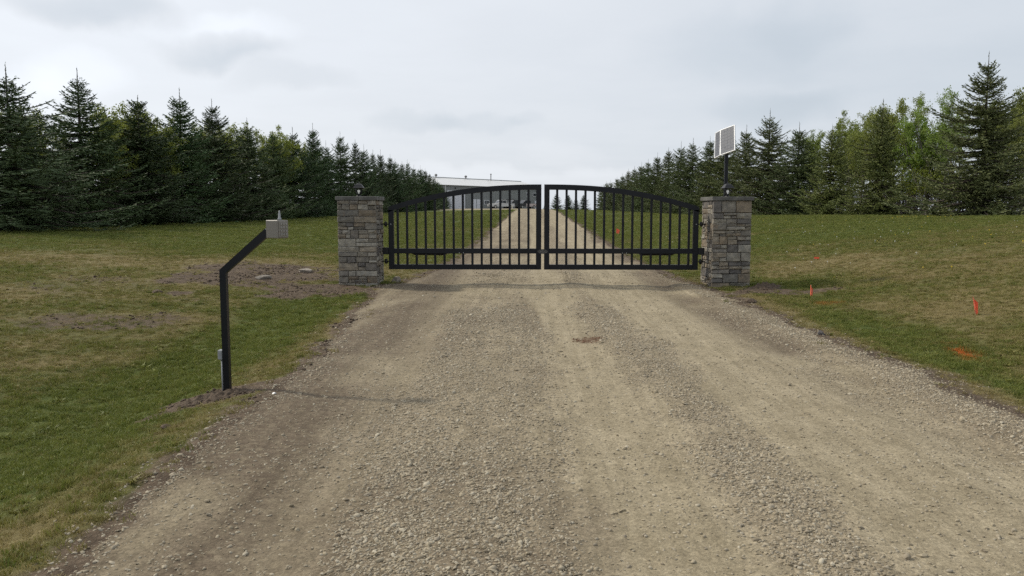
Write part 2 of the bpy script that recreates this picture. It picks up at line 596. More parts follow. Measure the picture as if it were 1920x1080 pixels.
M_BLACK = plain("black_powder_coat", (.0055, .0065, .0095), .38, 0, .25, 5, .03, .28, ((.022, .02, .018), .2))
M_BLACK2 = plain("black_plastic", (.008, .008, .009), .5, 0, .2, 12)
M_GREYBOX = plain("grey_beige_enamel", (.200, .183, .158), .5, 0, .06, 6, 0, .35, ((.17, .15, .12), .3))
M_PVC = plain("grey_pvc", (.27, .28, .29), .5, 0, .06)
M_STEEL = plain("galvanised_steel", (.42, .43, .43), .4, .7, .15, 30)
M_CAP = plain("bluestone_cap", (.115, .112, .104), .8, 0, .3, 6, .35, .3, ((.13, .12, .1), .5))
M_MORTAR = plain("dark_mortar", (.055, .05, .045), .95, 0, .3, 20, .3)
M_BULB = plain("frosted_bulb", (.85, .85, .8), .35, 0, .02)
M_BULB.node_tree.nodes['Principled BSDF'].inputs['Emission Color'].default_value = (1, 1, .95, 1)
M_BULB.node_tree.nodes['Principled BSDF'].inputs['Emission Strength'].default_value = .2
M_ALU = plain("aluminium_frame", (.66, .67, .68), .45, .25, .06)
M_CELL = plain("silicon_cell", (.078, .088, .112), .45, 0, .10, 20, 0, .3)
M_BACKSHEET = plain("white_backsheet", (.62, .63, .64), .35, 0, .04)
M_FLAG = plain("orange_flag", (.90, .14, .065), .55, 0, .08, 40)
M_WALLG = plain("grey_metal_siding", (.20, .21, .205), .6, 0, .05, .6)
M_WHITED = plain("white_painted_door", (.62, .63, .67), .5, 0, .04, 2)
M_ROOF = plain("pale_metal_roof", (.60, .60, .59), .42, .1, .05, 1.2)
M_TRIM = plain("white_trim", (.7, .7, .7), .5, 0, .04)
M_WIN = plain("dark_window_glass", (.03, .035, .04), .08, 0, .2, 3)
M_RUBBER = plain("black_rubber", (.02, .02, .02), .8, 0, .2)
M_CHROME = plain("dull_chrome", (.5, .5, .5), .3, .8, .1)
M_SOIL = plain("dug_soil", (.085, .06, .04), .95, 0, .4, 25, .6)
M_ROCK = plain("field_stone", (.24, .21, .175), .85, 0, .35, 14, .5)
M_BARK = plain("spruce_bark", (.07, .055, .045), .9, 0, .35, 10, .5)
M_TWIGBARK = plain("grey_brown_bark", (.085, .072, .06), .9, 0, .35, 8, .3)
M_BIRCHBARK = plain("pale_poplar_bark", (.11, .098, .08), .85, 0, .45, 6, .3)


def glass_mat():
    m, b, bs = new_mat("lantern_glass")
    tc = b.n("ShaderNodeTexCoord").outputs["Object"]
    n = b.noise(tc, 20, 3, .5)
    b.l(b.mr(n, .3, .7, .05, .2), bs.inputs["Roughness"])
    bs.inputs["Base Color"].default_value = (.05, .055, .055, 1)
    bs.inputs["Specular IOR Level"].default_value = .4
    tr = b.n("ShaderNodeBsdfTransparent")
    mx = b.n("ShaderNodeMixShader"); mx.inputs[0].default_value = .07
    b.l(tr.outputs[0], mx.inputs[1]); b.l(bs.outputs[0], mx.inputs[2])
    out = [q for q in m.node_tree.nodes if q.type == "OUTPUT_MATERIAL"][0]
    b.l(mx.outputs[0], out.inputs[0])
    return m


M_GLASS = glass_mat()


def stone_mat():
    m, b, bs = new_mat("ledge_stone")
    oi = b.n("ShaderNodeObjectInfo")
    rp = b.n("ShaderNodeValToRGB")
    cr = rp.color_ramp
    cr.interpolation = "CONSTANT"
    cols = [(.150, .140, .125), (.185, .172, .150), (.125, .120, .112), (.22, .208, .185), (.170, .145, .115), (.20, .178, .148), (.135, .125, .115),
            (.255, .245, .222), (.165, .155, .140), (.190, .160, .125), (.105, .10, .098), (.21, .20, .178)]
    while len(cr.elements) < len(cols):
        cr.elements.new(0.5)
    for i, c in enumerate(cols):
        cr.elements[i].position = i / len(cols)
        cr.elements[i].color = (*c, 1)
    b.l(oi.outputs["Random"], rp.inputs[0])
    tc = b.n("ShaderNodeTexCoord").outputs["Object"]
    off = b.n("ShaderNodeVectorMath", operation="ADD")
    b.l(tc, off.inputs[0])
    sc_ = b.n("ShaderNodeVectorMath", operation="SCALE"); sc_.inputs[0].default_value = (7, 13, 5)
    b.l(oi.outputs["Random"], sc_.inputs["Scale"]); b.l(sc_.outputs[0], off.inputs[1])
    n = b.noise(off.outputs[0], 9, 6, .65, .6)
    n2 = b.noise(off.outputs[0], 45, 4, .6)
    c = b.mix(b.mr(n, .3, .7), (.86, .85, .83), (1.58, 1.52, 1.38))
    c = b.mix(1.0, rp.outputs[0], c, "MULTIPLY")
    c = b.mix(b.mr(n2, .35, .8, 0, .35), c, (.08, .075, .07))
    st = b.noise(off.outputs[0], 3.5, 3, .5, 1.0)
    c = b.mix(b.mr(st, .6, .72, 0, .45), c, (.20, .13, .07))
    b.l(c, bs.inputs["Base Color"])
    bs.inputs["Roughness"].default_value = .88
    bs.inputs["Specular IOR Level"].default_value = .3
    bp = b.n("ShaderNodeBump"); bp.inputs["Strength"].default_value = .75; bp.inputs["Distance"].default_value = .015
    b.l(b.noise(off.outputs[0], 26, 6, .65, .4), bp.inputs["Height"]); b.l(bp.outputs[0], bs.inputs["Normal"])
    return m


M_STONE = stone_mat()


def gravel_ground_mat():
    m, b, bs = new_mat("gravel_drive")
    pos = b.n("ShaderNodeNewGeometry").outputs["Position"]
    loose = b.attr("loose").outputs["Fac"]
    brown = b.attr("brown").outputs["Fac"]
    red = b.attr("red").outputs["Fac"]
    nA = b.noise(pos, 2.2, 6, .6, .3)
    nB = b.noise(pos, 14, 5, .62)
    nC = b.noise(pos, 75, 4, .6)
    tan = b.mix(b.mr(nA, .3, .7), (.280, .238, .158), (.345, .296, .202))
    gry = b.mix(b.mr(nA, .3, .7), (.220, .183, .124), (.280, .236, .163))
    c = b.mix(b.mr(loose, .15, .75), tan, gry)
    c = b.mix(b.m("MULTIPLY", brown, b.mr(nB, .25, .6, .5, 1.0)), c, (.112, .085, .058))
    mps = b.n("ShaderNodeMapping"); mps.inputs["Scale"].default_value = (9.0, .35, 1.0); b.l(pos, mps.inputs[0])
    nS = b.noise(mps.outputs[0], 1.0, 4, .6)
    c = b.mix(.8, c, b.mix(1.0, c, b.mix(b.mr(nS, .3, .7), (.84, .83, .81), (1.13, 1.13, 1.14)), "MULTIPLY"))
    vo = b.n("ShaderNodeTexVoronoi"); vo.inputs["Scale"].default_value = 34.0
    wv = b.n("ShaderNodeVectorMath", operation="ADD"); b.l(pos, wv.inputs[0])
    b.l(pos, vo.inputs["Vector"])
    vcol = b.n("ShaderNodeSeparateColor"); b.l(vo.outputs["Color"], vcol.inputs[0])
    speck = b.mix(vcol.outputs[0], (.70, .70, .70), (1.32, 1.32, 1.34))
    c = b.mix(b.m("ADD", .35, b.m("MULTIPLY", loose, .5)), c, b.mix(1.0, c, speck, "MULTIPLY"))
    vo2 = b.n("ShaderNodeTexVoronoi"); vo2.inputs["Scale"].default_value = 85.0; b.l(pos, vo2.inputs["Vector"])
    vc2 = b.n("ShaderNodeSeparateColor"); b.l(vo2.outputs["Color"], vc2.inputs[0])
    c = b.mix(.55, c, b.mix(1.0, c, b.mix(vc2.outputs[1], (.68, .67, .66), (1.34, 1.34, 1.35)), "MULTIPLY"))
    c = b.mix(b.mr(nC, .35, .7, .32, 0), c, b.mix(1.0, c, (.45, .43, .42), "MULTIPLY"))
    c = b.mix(b.mr(nB, .3, .75, .25, 0), c, b.mix(1.0, c, (.62, .59, .55), "MULTIPLY"))
    c = b.mix(red, c, (.088, .044, .024))
    b.l(c, bs.inputs["Base Color"])
    bs.inputs["Roughness"].default_value = .95
    bs.inputs["Specular IOR Level"].default_value = .2
    bp = b.n("ShaderNodeBump"); bp.inputs["Strength"].default_value = .8; bp.inputs["Distance"].default_value = .02
    h = b.m("ADD", b.m("MULTIPLY", vo.outputs["Distance"], b.m("MULTIPLY", loose, -.9)), b.m("MULTIPLY", nC, .5))
    b.l(h, bp.inputs["Height"]); b.l(bp.outputs[0], bs.inputs["Normal"])
    return m


def lawn_mat():
    m, b, bs = new_mat("lawn_turf")
    pos = b.n("ShaderNodeNewGeometry").outputs["Position"]
    dry = b.attr("dry").outputs["Fac"]
    bare = b.attr("bare").outputs["Fac"]
    n1 = b.noise(pos, 1.1, 6, .65, .3)
    n2 = b.noise(pos, 9, 5, .65)
    mp = b.n("ShaderNodeMapping"); mp.inputs["Scale"].default_value = (60, 25, 60); b.l(pos, mp.inputs[0])
    n3 = b.noise(mp.outputs[0], 1.0, 4, .65)
    lushc = b.mix(b.mr(n2, .3, .7), (.058, .080, .015), (.104, .122, .030))
    olive = b.mix(b.mr(n2, .3, .7), (.072, .080, .020), (.118, .124, .036))
    green = b.mix(b.mr(dry, .05, .42), lushc, olive)
    straw = b.mix(b.mr(n2, .3, .7), (.145, .116, .048), (.215, .172, .078))
    d = b.m("ADD", dry, b.m("MULTIPLY", b.m("SUBTRACT", n1, .5), .9), clamp=True)
    c = b.mix(b.mr(d, .15, .95), green, straw)
    c = b.mix(b.mr(n3, .35, .7, .5, 0), c, b.mix(1.0, c, (.42, .45, .4), "MULTIPLY"))
    soil = b.mix(b.mr(n2, .3, .7), (.060, .043, .029), (.135, .101, .070))
    bb = b.m("ADD", bare, b.m("MULTIPLY", b.m("SUBTRACT", n2, .5), .7))
    c = b.mix(b.mr(bb, .35, .7), c, soil)
    b.l(c, bs.inputs["Base Color"])
    bs.inputs["Roughness"].default_value = .95
    bs.inputs["Specular IOR Level"].default_value = .15
    bp = b.n("ShaderNodeBump"); bp.inputs["Strength"].default_value = .7; bp.inputs["Distance"].default_value = .03
    b.l(b.m("ADD", b.m("ADD", n3, n2), b.m("MULTIPLY", b.m("MULTIPLY", bare, b.noise(pos, 22, 4, .6)), 2.2)), bp.inputs["Height"]); b.l(bp.outputs[0], bs.inputs["Normal"])
    return m


def grass_mat():
    m, b, bs = new_mat("grass_blades")
    dry = b.attr("dry", "INSTANCER").outputs["Fac"]
    spray = b.attr("spray", "INSTANCER").outputs["Fac"]
    rnd = b.attr("rnd", "INSTANCER").outputs["Fac"]
    lushc = b.mix(rnd, (.092, .120, .020), (.190, .208, .048))
    olive = b.mix(rnd, (.118, .118, .026), (.232, .220, .062))
    green = b.mix(b.mr(dry, .05, .42), lushc, olive)
    straw = b.mix(rnd, (.195, .158, .062), (.35, .285, .130))
    c = b.mix(b.mr(dry, .35, .95), green, straw)
    c = b.mix(spray, c, (.62, .13, .02))
    b.l(c, bs.inputs["Base Color"])
    bs.inputs["Roughness"].default_value = .6
    bs.inputs["Specular IOR Level"].default_value = .25
    tr = b.n("ShaderNodeBsdfTranslucent"); b.l(c, tr.inputs[0])
    mx = b.n("ShaderNodeMixShader"); mx.inputs[0].default_value = .3
    b.l(bs.outputs[0], mx.inputs[1]); b.l(tr.outputs[0], mx.inputs[2])
    out = [n for n in m.node_tree.nodes if n.type == "OUTPUT_MATERIAL"][0]
    b.l(mx.outputs[0], out.inputs[0])
    return m


def pebble_mat():
    m, b, bs = new_mat("gravel_pebbles")
    rnd = b.attr("rnd", "INSTANCER").outputs["Fac"]
    red = b.attr("red", "INSTANCER").outputs["Fac"]
    rp = b.n("ShaderNodeValToRGB")
    cols = [(.19, .158, .112), (.28, .234, .160), (.32, .272, .190), (.25, .214, .158), (.36, .312, .230), (.30, .252, .172), (.43, .385, .295), (.22, .188, .140)]
    cr = rp.color_ramp
    while len(cr.elements) < len(cols):
        cr.elements.new(.5)
    for i, c in enumerate(cols):
        cr.elements[i].position = i / (len(cols) - 1); cr.elements[i].color = (*c, 1)
    b.l(rnd, rp.inputs[0])
    pos = b.n("ShaderNodeNewGeometry").outputs["Position"]
    n = b.noise(pos, 160, 3, .6)
    c = b.mix(1.0, rp.outputs[0], b.mix(n, (.75, .75, .75), (1.2, 1.2, 1.2)), "MULTIPLY")
    c = b.mix(red, c, (.13, .065, .035))
    b.l(c, bs.inputs["Base Color"])
    bs.inputs["Roughness"].default_value = .85
    bs.inputs["Specular IOR Level"].default_value = .25
    return m


def needle_mat(name, dark, light):
    m, b, bs = new_mat(name)
    oi = b.n("ShaderNodeObjectInfo")
    pos = b.n("ShaderNodeNewGeometry").outputs["Position"]
    n = b.noise(pos, 1.3, 4, .6)
    n2 = b.noise(pos, 11, 3, .6)
    c = b.mix(b.mr(n2, .3, .7), dark, light)
    c = b.mix(b.mr(n, .3, .7, 0, .5), c, b.mix(1.0, c, (1.25, 1.1, .75), "MULTIPLY"))
    c = b.mix(1.0, c, oi.outputs["Color"], "MULTIPLY")
    b.l(c, bs.inputs["Base Color"])
    bs.inputs["Roughness"].default_value = .65
    bs.inputs["Specular IOR Level"].default_value = .2
    return m


def leaf_mat():
    m, b, bs = new_mat("young_leaves")
    oi = b.n("ShaderNodeObjectInfo")
    pos = b.n("ShaderNodeNewGeometry").outputs["Position"]
    n2 = b.noise(pos, 7, 3, .6)
    c = b.mix(b.mr(n2, .3, .7), (.155, .188, .036), (.27, .30, .082))
    c = b.mix(1.0, c, oi.outputs["Color"], "MULTIPLY")
    b.l(c, bs.inputs["Base Color"])
    bs.inputs["Roughness"].default_value = .6
    tr = b.n("ShaderNodeBsdfTranslucent"); b.l(c, tr.inputs[0])
    mx = b.n("ShaderNodeMixShader"); mx.inputs[0].default_value = .4
    b.l(bs.outputs[0], mx.inputs[1]); b.l(tr.outputs[0], mx.inputs[2])
    out = [n for n in m.node_tree.nodes if n.type == "OUTPUT_MATERIAL"][0]
    b.l(mx.outputs[0], out.inputs[0])
    return m


M_GRAVEL = gravel_ground_mat()
M_LAWN = lawn_mat()
M_GRASS = grass_mat()
M_PEBBLE = pebble_mat()
M_NEEDLE = needle_mat("spruce_needles", (.036, .058, .030), (.090, .125, .058))
M_LEAF = leaf_mat()

# ------------------------------------------------------------------ the ground: driveway and lawn share their edges
ys = np.concatenate([np.arange(-20, 1, 1.0), np.arange(1, 8, .05), np.arange(8, 16, .08), 16 * 1.022 ** np.arange(0, 118), ])
ys = ys[ys < 205]
ys_far = np.concatenate([ys, [205, 215, 230, 250, 280, 330, 400, 500, 650, 900, 1300, 2000, 3000, 4500]])


def grid_quads(nr, nc):
    i = np.arange(nr - 1)[:, None] * nc + np.arange(nc - 1)[None, :]
    i = i.ravel()
    return np.stack([i, i + 1, i + nc + 1, i + nc], 1)


NCOL = 110
u = np.linspace(0, 1, NCOL)
L_ = xl(ys); R_ = xr(ys)
gx = L_[:, None] * (1 - u) + R_[:, None] * u
gy = np.repeat(ys[:, None], NCOL, 1)
gzv = ground_z(gx, gy)
V = np.stack([gx, gy, gzv], -1).reshape(-1, 3)
me = mesh_np("driveway", V, grid_quads(len(ys), NCOL), mats=[M_GRAVEL], smooth=True)
set_attr(me, "loose", loose_mask(V[:, 0], V[:, 1]))
set_attr(me, "brown", brown_mask(V[:, 0], V[:, 1]))


def red_mask(x, y):
    n = (fbm(x, y, 8, 3, 120) - .5) * 1.4
    return np.clip(1.1 - ell(x, y, .70, 9.12, .20, .30, 0) + n, 0, 1) * .95


set_attr(me, "red", red_mask(V[:, 0], V[:, 1]))
drive = link(bpy.data.objects.new("driveway", me)); drive["kind"] = "structure"

off = np.concatenate([np.arange(0, 1.0, .08), np.arange(1.0, 5, .16), 5 * 1.13 ** np.arange(0, 32)])
off = np.append(off[off < 250], [400, 700, 1200, 2500])
yend = ys_far
Lf = xl(np.minimum(yend, 204)); Rf = xr(np.minimum(yend, 204))
lastL, lastR = xl(ys[-1:])[0], xr(ys[-1:])[0]
parts = []
gxl = Lf[:, None] - off[::-1][None, :]
gxr = Rf[:, None] + off[None, :]
k = len(off)
yl_ = np.repeat(yend[:, None], k, 1)
Vl = np.stack([gxl, yl_, ground_z(gxl, yl_)], -1).reshape(-1, 3)
Vr = np.stack([gxr, yl_, ground_z(gxr, yl_)], -1).reshape(-1, 3)
ql = grid_quads(len(yend), k)
qr = grid_quads(len(yend), k) + len(Vl)
# strip beyond the end of the gravel yard
nf = len(yend) - len(ys) + 1
mx_ = np.linspace(0, 1, 14)
i0 = len(ys) - 1
gxm = Lf[i0:, None] * (1 - mx_) + Rf[i0:, None] * mx_
gym = np.repeat(yend[i0:, None], 14, 1)
Vm = np.stack([gxm, gym, ground_z(gxm, gym)], -1).reshape(-1, 3)
qm = grid_quads(nf, 14) + len(Vl) + len(Vr)
VV = np.concatenate([Vl, Vr, Vm])
me = mesh_np("lawn", VV, np.concatenate([ql, qr, qm]), mats=[M_LAWN], smooth=True)
set_attr(me, "dry", dry_mask(VV[:, 0], VV[:, 1]))
set_attr(me, "bare", bare_mask(VV[:, 0], VV[:, 1]))
lawn = link(bpy.data.objects.new("lawn", me)); lawn["kind"] = "structure"


# ------------------------------------------------------------------ scattered stuff (grass, pebbles, dandelions)
def scatter(name, pts, rot, scl, idx, attrs, templates, label, cat):
    hidden = bpy.data.collections.new(name + "_pieces")
    for t in templates:
        hidden.objects.link(t)
    me = bpy.data.meshes.new(name)
    me.vertices.add(len(pts)); me.vertices.foreach_set("co", np.asarray(pts, np.float32).ravel())
    set_attr(me, "rot", rot, "FLOAT_VECTOR")
    set_attr(me, "scl", scl, "FLOAT_VECTOR")
    set_attr(me, "idx", idx, "INT")
    for k_, v_ in attrs.items():
        set_attr(me, k_, v_)
    o = link(bpy.data.objects.new(name, me))
    ng = bpy.data.node_groups.new(name + "_nodes", "GeometryNodeTree")
    ng.interface.new_socket("Geometry", in_out="INPUT", socket_type="NodeSocketGeometry")
    ng.interface.new_socket("Geometry", in_out="OUTPUT", socket_type="NodeSocketGeometry")
    N = ng.nodes; Lk = ng.links
    gi = N.new("NodeGroupInput"); go = N.new("NodeGroupOutput")
    m2p = N.new("GeometryNodeMeshToPoints")
    ci = N.new("GeometryNodeCollectionInfo"); ci.inputs["Collection"].default_value = hidden
    ci.inputs["Separate Children"].default_value = True
    ci.inputs["Reset Children"].default_value = True
    iop = N.new("GeometryNodeInstanceOnPoints"); iop.inputs["Pick Instance"].default_value = True
    def na(nm, typ):
        a = N.new("GeometryNodeInputNamedAttribute"); a.data_type = typ; a.inputs["Name"].default_value = nm
        return [s for s in a.outputs if s.enabled and s.name == "Attribute"][0]
    Lk.new(gi.outputs[0], m2p.inputs["Mesh"])
    Lk.new(m2p.outputs[0], iop.inputs["Points"])
    Lk.new(ci.outputs[0], iop.inputs["Instance"])
    Lk.new(na("idx", "INT"), iop.inputs["Instance Index"])
    Lk.new(na("rot", "FLOAT_VECTOR"), iop.inputs["Rotation"])
    Lk.new(na("scl", "FLOAT_VECTOR"), iop.inputs["Scale"])
    Lk.new(iop.outputs[0], go.inputs[0])
    md = o.modifiers.new("scatter", "NODES"); md.node_group = ng
    return tag(o, label, cat, kind="stuff")


def in_view(x, y, pad=1.2):
    lim = 0.69 * np.maximum(y, 0) + pad
    return (np.abs(x) < lim) & (y > 1.8)


def candidates(dens_bands, xlo, xhi):
    """dens_bands: (y0,y1,per m2)"""
    X = []; Y = []
    for y0, y1, dn_ in dens_bands:
        lim = .69 * y1 + 1.2
        a = max(xlo, -lim); b_ = min(xhi, lim)
        n = int((b_ - a) * (y1 - y0) * dn_)
        x = rng.uniform(a, b_, n); y = rng.uniform(y0, y1, n)
        k_ = in_view(x, y)
        X.append(x[k_]); Y.append(y[k_])
    return np.concatenate(X), np.concatenate(Y)


# pebbles ---------------------------------------------------------
def pebble_template(seed, flat):
    import bmesh
    r = random.Random(seed)
    bm = bmesh.new()
    bmesh.ops.create_icosphere(bm, subdivisions=1, radius=1.0)
    ax = [Vector((r.uniform(-1, 1), r.uniform(-1, 1), r.uniform(-1, 1))).normalized() for _ in range(5)]
    for v in bm.verts:
        c = v.co.copy()
        for a in ax:
            d = c.dot(a)
            if d > .62:
                c -= a * (d - .62) * .9
        c *= r.uniform(.9, 1.1)
        v.co = Vector((c.x * 1.15, c.y * .85, c.z * flat))
    me_ = bpy.data.meshes.new("pebble_%d" % seed)
    bm.to_mesh(me_); bm.free()
    for p in me_.polygons:
        p.use_smooth = r.random() < .7
    me_.materials.append(M_PEBBLE)
    return bpy.data.objects.new("pebble_piece", me_)


px_, py_ = candidates([(1.8, 5, 7500), (5, 8, 5000), (8, 12, 2300), (12, 18, 800), (18, 28, 200)], -3.6, 4.4)
lo = loose_mask(px_, py_)
ins = np.minimum(px_ - xl(py_), xr(py_) - px_)
pr = (.09 + .91 * np.clip((lo - .2) / .6, 0, 1) ** 1.4)
pr = np.where(ins < 0, np.clip(.75 + ins / .8, 0, 1) ** 2 * .45, pr)
pr = np.maximum(pr, .6 * (red_mask(px_, py_) > .25))
keep = rng.random(len(px_)) < pr
px_, py_, ins = px_[keep], py_[keep], ins[keep]
n = len(px_)
size = .0030 + .0074 * rng.random(n) ** 2.2
big = rng.random(n) < .05
size = np.where(big, size + rng.uniform(.003, .010, n), size)
huge = rng.random(n) < .0006
size = np.where(huge, rng.uniform(.015, .026, n), size)
size = size * np.where(py_ > 12, 1.5, np.where(py_ > 8, 1.25, 1.0)) * 1.12
pz = ground_z(px_, py_) + size * .08
rot = np.stack([rng.normal(0, .25, n), rng.normal(0, .25, n), rng.uniform(0, 6.28, n)], 1)
scl = size[:, None] * np.stack([rng.uniform(.8, 1.35, n), rng.uniform(.8, 1.2, n), rng.uniform(.7, 1.15, n)], 1)
rd = (red_mask(px_, py_) > .3) & (rng.random(n) < .8)
scatter("loose_gravel", np.stack([px_, py_, pz], 1), rot, scl, rng.integers(0, 5, n),
        {"rnd": rng.random(n), "red": rd.astype(float)}, [pebble_template(s, f) for s, f in ((1, .7), (2, .55), (3, .8), (4, .6), (5, .45))],
        "loose grey and tan gravel spread over the driveway", "gravel")
NPEB = n


# loose soil on the scraped patches
cx_, cy_ = candidates([(5, 9, 500), (9, 20, 260)], -10, 7)
bm_ = bare_mask(cx_, cy_)
eo = np.maximum(xl(cy_) - cx_, cx_ - xr(cy_))
kk = (eo > -.05) & ((eo > .4) | (fbm(cx_, cy_, 1.1, 2, 155) > .58)) & (rng.random(len(cx_)) < np.clip((bm_ - .35) * 1.6, 0, 1)) & (fbm(cx_, cy_, 1.9, 3, 150) > .42)
cx_, cy_ = cx_[kk], cy_[kk]
n = len(cx_)
cs = .006 + .022 * rng.random(n) ** 3
def soil_piece(sd, fl):
    o = pebble_template(sd, fl); o.data.materials.clear(); o.data.materials.append(M_SOIL); o.name = "clod_piece"
    return o
scatter("soil_crumbs", np.stack([cx_, cy_, ground_z(cx_, cy_) + cs * .2], 1), np.stack([rng.normal(0, .3, n), rng.normal(0, .3, n), rng.uniform(0, 6.28, n)], 1),
        cs[:, None] * rng.uniform(.8, 1.4, (n, 3)), rng.integers(0, 3, n), {"rnd": rng.random(n)}, [soil_piece(11, .7), soil_piece(12, .55), soil_piece(13, .8)],
        "brown soil crumbs on the bare patches of the lawn", "soil")


# grass ---------------------------------------------------------
def tuft_template(seed, nb, spread, hgt, lean, wide=1.0):
    r = random.Random(seed)
    v = []; f = []
    for i in range(nb):
        a = r.uniform(0, 6.283); d = spread * math.sqrt(r.random())
        x, y = d * math.cos(a), d * math.sin(a)
        h = hgt * r.uniform(.5, 1.15)
        la = r.uniform(0, 6.283); ln = lean * r.uniform(.3, 1.3) * h
        wd = r.uniform(.0018, .0034) * wide
        wa = r.uniform(0, 3.14)
        wx, wy = wd * math.cos(wa), wd * math.sin(wa)
        b0 = len(v)
        mx2, my2 = x + math.cos(la) * ln * .35, y + math.sin(la) * ln * .35
        v += [(x - wx, y - wy, -.006), (x + wx, y + wy, -.006), (mx2 + wx * .8, my2 + wy * .8, h * .6), (mx2 - wx * .8, my2 - wy * .8, h * .6),
              (x + math.cos(la) * ln, y + math.sin(la) * ln, h)]
        f += [(b0, b0 + 1, b0 + 2, b0 + 3), (b0 + 3, b0 + 2, b0 + 4)]
    me_ = bpy.data.meshes.new("tuft_%d" % seed)
    me_.from_pydata(v, [], f)
    me_.materials.append(M_GRASS)
    return bpy.data.objects.new("tuft_piece", me_)


tx, ty = candidates([(1.8, 6, 420), (6, 10, 380), (10, 16, 260), (16, 24, 150), (24, 36, 80), (36, 50, 38), (50, 70, 15), (70, 100, 6)], -40, 40)
ein = np.minimum(tx - xl(ty), xr(ty) - tx)
outside = (ein < 0) | ((ein < .28) & (rng.random(len(tx)) < .4 * (1 - ein / .28) * np.clip((fbm(tx, ty, 3.1, 3, 135) - .5) * 4, 0, 1)))
tx, ty = tx[outside], ty[outside]
br = bare_mask(tx, ty) + (fbm(tx, ty, 7, 2, 130) - .5) * .7
keep = rng.random(len(tx)) < np.clip(1.15 - br * 1.35, 0.03, 1) * (.55 + .9 * fbm(tx, ty, 2.7, 3, 133))
tx, ty, br = tx[keep], ty[keep], br[keep]
n = len(tx)
dr = dry_mask(tx, ty) + rng.normal(0, .24, n) + np.clip(br, 0, 1) * .35
lush = np.clip(1 - dr, 0, 1)
s = (.62 + .55 * lush * rng.random(n) + .2 * rng.random(n)) * np.interp(ty, [0, 8, 20, 55, 100], [.85, .95, 1.15, 1.7, 2.2])
hs = s * (.45 + .55 * lush * fbm(tx, ty, 1.5, 3, 140))
tall = rng.random(n) < .012
hs = np.where(tall, hs * rng.uniform(1.4, 2.1, n), hs)
edge_long = (np.minimum(np.abs(tx - xl(ty)), np.abs(tx - xr(ty))) < .35) & (rng.random(n) < .3)
hs = np.where(edge_long, hs * 1.55, hs)
scatter("grass", np.stack([tx, ty, ground_z(tx, ty)], 1), np.stack([rng.normal(0, .12, n), rng.normal(0, .12, n), rng.uniform(0, 6.28, n)], 1),
        np.stack([s, s, hs], 1), np.where(rng.random(n) < .02, 6, rng.integers(0, 6, n)), {"dry": np.clip(dr, 0, 1), "rnd": rng.random(n), "spray": spray_mask(tx, ty) * (rng.random(n) < .85)},
        [tuft_template(*q) for q in ((1, 34, .062, .046, .5), (2, 30, .055, .055, .6), (3, 38, .072, .036, .9), (4, 26, .050, .062, .5), (5, 36, .075, .030, 1.3), (6, 30, .065, .042, .8), (7, 13, .03, .060, 1.5, 4.0))],
        "short patchy green and straw coloured lawn grass", "grass")
NTUFT = n


# dandelion heads on the rise to the right
def bloom_template(col, name):
    mb = MB()
    mb.lathe([(.003, .0), (.003, .05), (.017, .055), (.019, .064), (.008, .072)], 6)
    mm = plain(name, col, .8, 0, .15, 30)
    return bpy.data.objects.new(name + "_piece", mb.mesh(name, mm))


dx = np.concatenate([rng.uniform(4.5, 17, 150), rng.normal(16.5, 1.4, 60), rng.uniform(5, 14, 30)])
dy = np.concatenate([rng.uniform(17, 34, 150), rng.normal(35.5, .6, 60), rng.uniform(14, 46, 30)])
n = len(dx)
dsc = rng.uniform(.45, .95, n)
scatter("dandelions", np.stack([dx, dy, ground_z(dx, dy)], 1), np.stack([np.zeros(n), np.zeros(n), rng.uniform(0, 6, n)], 1), np.repeat(dsc[:, None], 3, 1),
        np.where(np.arange(n) < 150, (rng.random(n) < .15).astype(int), 1), {"rnd": rng.random(n)},
        [bloom_template((.55, .55, .48), "seed_head"), bloom_template((.65, .48, .04), "yellow_head")],
        "tiny white and yellow dandelion heads dotted over the right lawn", "dandelions")

# ------------------------------------------------------------------ stone pillars
def stone_mesh(wd, ht, dp, rs):
    """one split-face stone: back on y=0, face towards -y, origin at its middle"""
    hw, hh = wd / 2, ht / 2
    b = min(.010, wd * .14, ht * .14)
    v = [(-hw, 0, -hh), (hw, 0, -hh), (hw, 0, hh), (-hw, 0, hh)]
    j = lambda a: rs.uniform(-a, a)
    m = dp - b * 1.1
    v += [(-hw + j(.002), -m, -hh + j(.002)), (hw + j(.002), -m, -hh + j(.002)), (hw + j(.002), -m, hh + j(.002)), (-hw + j(.002), -m, hh + j(.002))]
    tilt_x, tilt_z = j(.012), j(.010)
    for iz in (-1, 0, 1):
        for ix in (-1, 0, 1):
            v.append((ix * (hw - b) + j(.004), -(dp + tilt_x * ix + tilt_z * iz + j(.006) + (.004 if ix == 0 and iz == 0 else 0)), iz * (hh - b) + j(.003)))
    f = [(0, 4, 5, 1)[::-1], (1, 5, 6, 2)[::-1], (2, 6, 7, 3)[::-1], (3, 7, 4, 0)[::-1]]
    g = lambda ix, iz: 8 + iz * 3 + ix
    f += [(4, 5, g(2, 0), g(1, 0)), (4, g(1, 0), g(0, 0)), (5, 6, g(2, 2), g(2, 1)), (5, g(2, 1), g(2, 0)),
          (6, 7, g(0, 2), g(1, 2)), (6, g(1, 2), g(2, 2)), (7, 4, g(0, 0), g(0, 1)), (7, g(0, 1), g(0, 2))]
    for iz in (0, 1):
        for ix in (0, 1):
            f.append((g(ix, iz), g(ix + 1, iz), g(ix + 1, iz + 1), g(ix, iz + 1)))
    return v, f


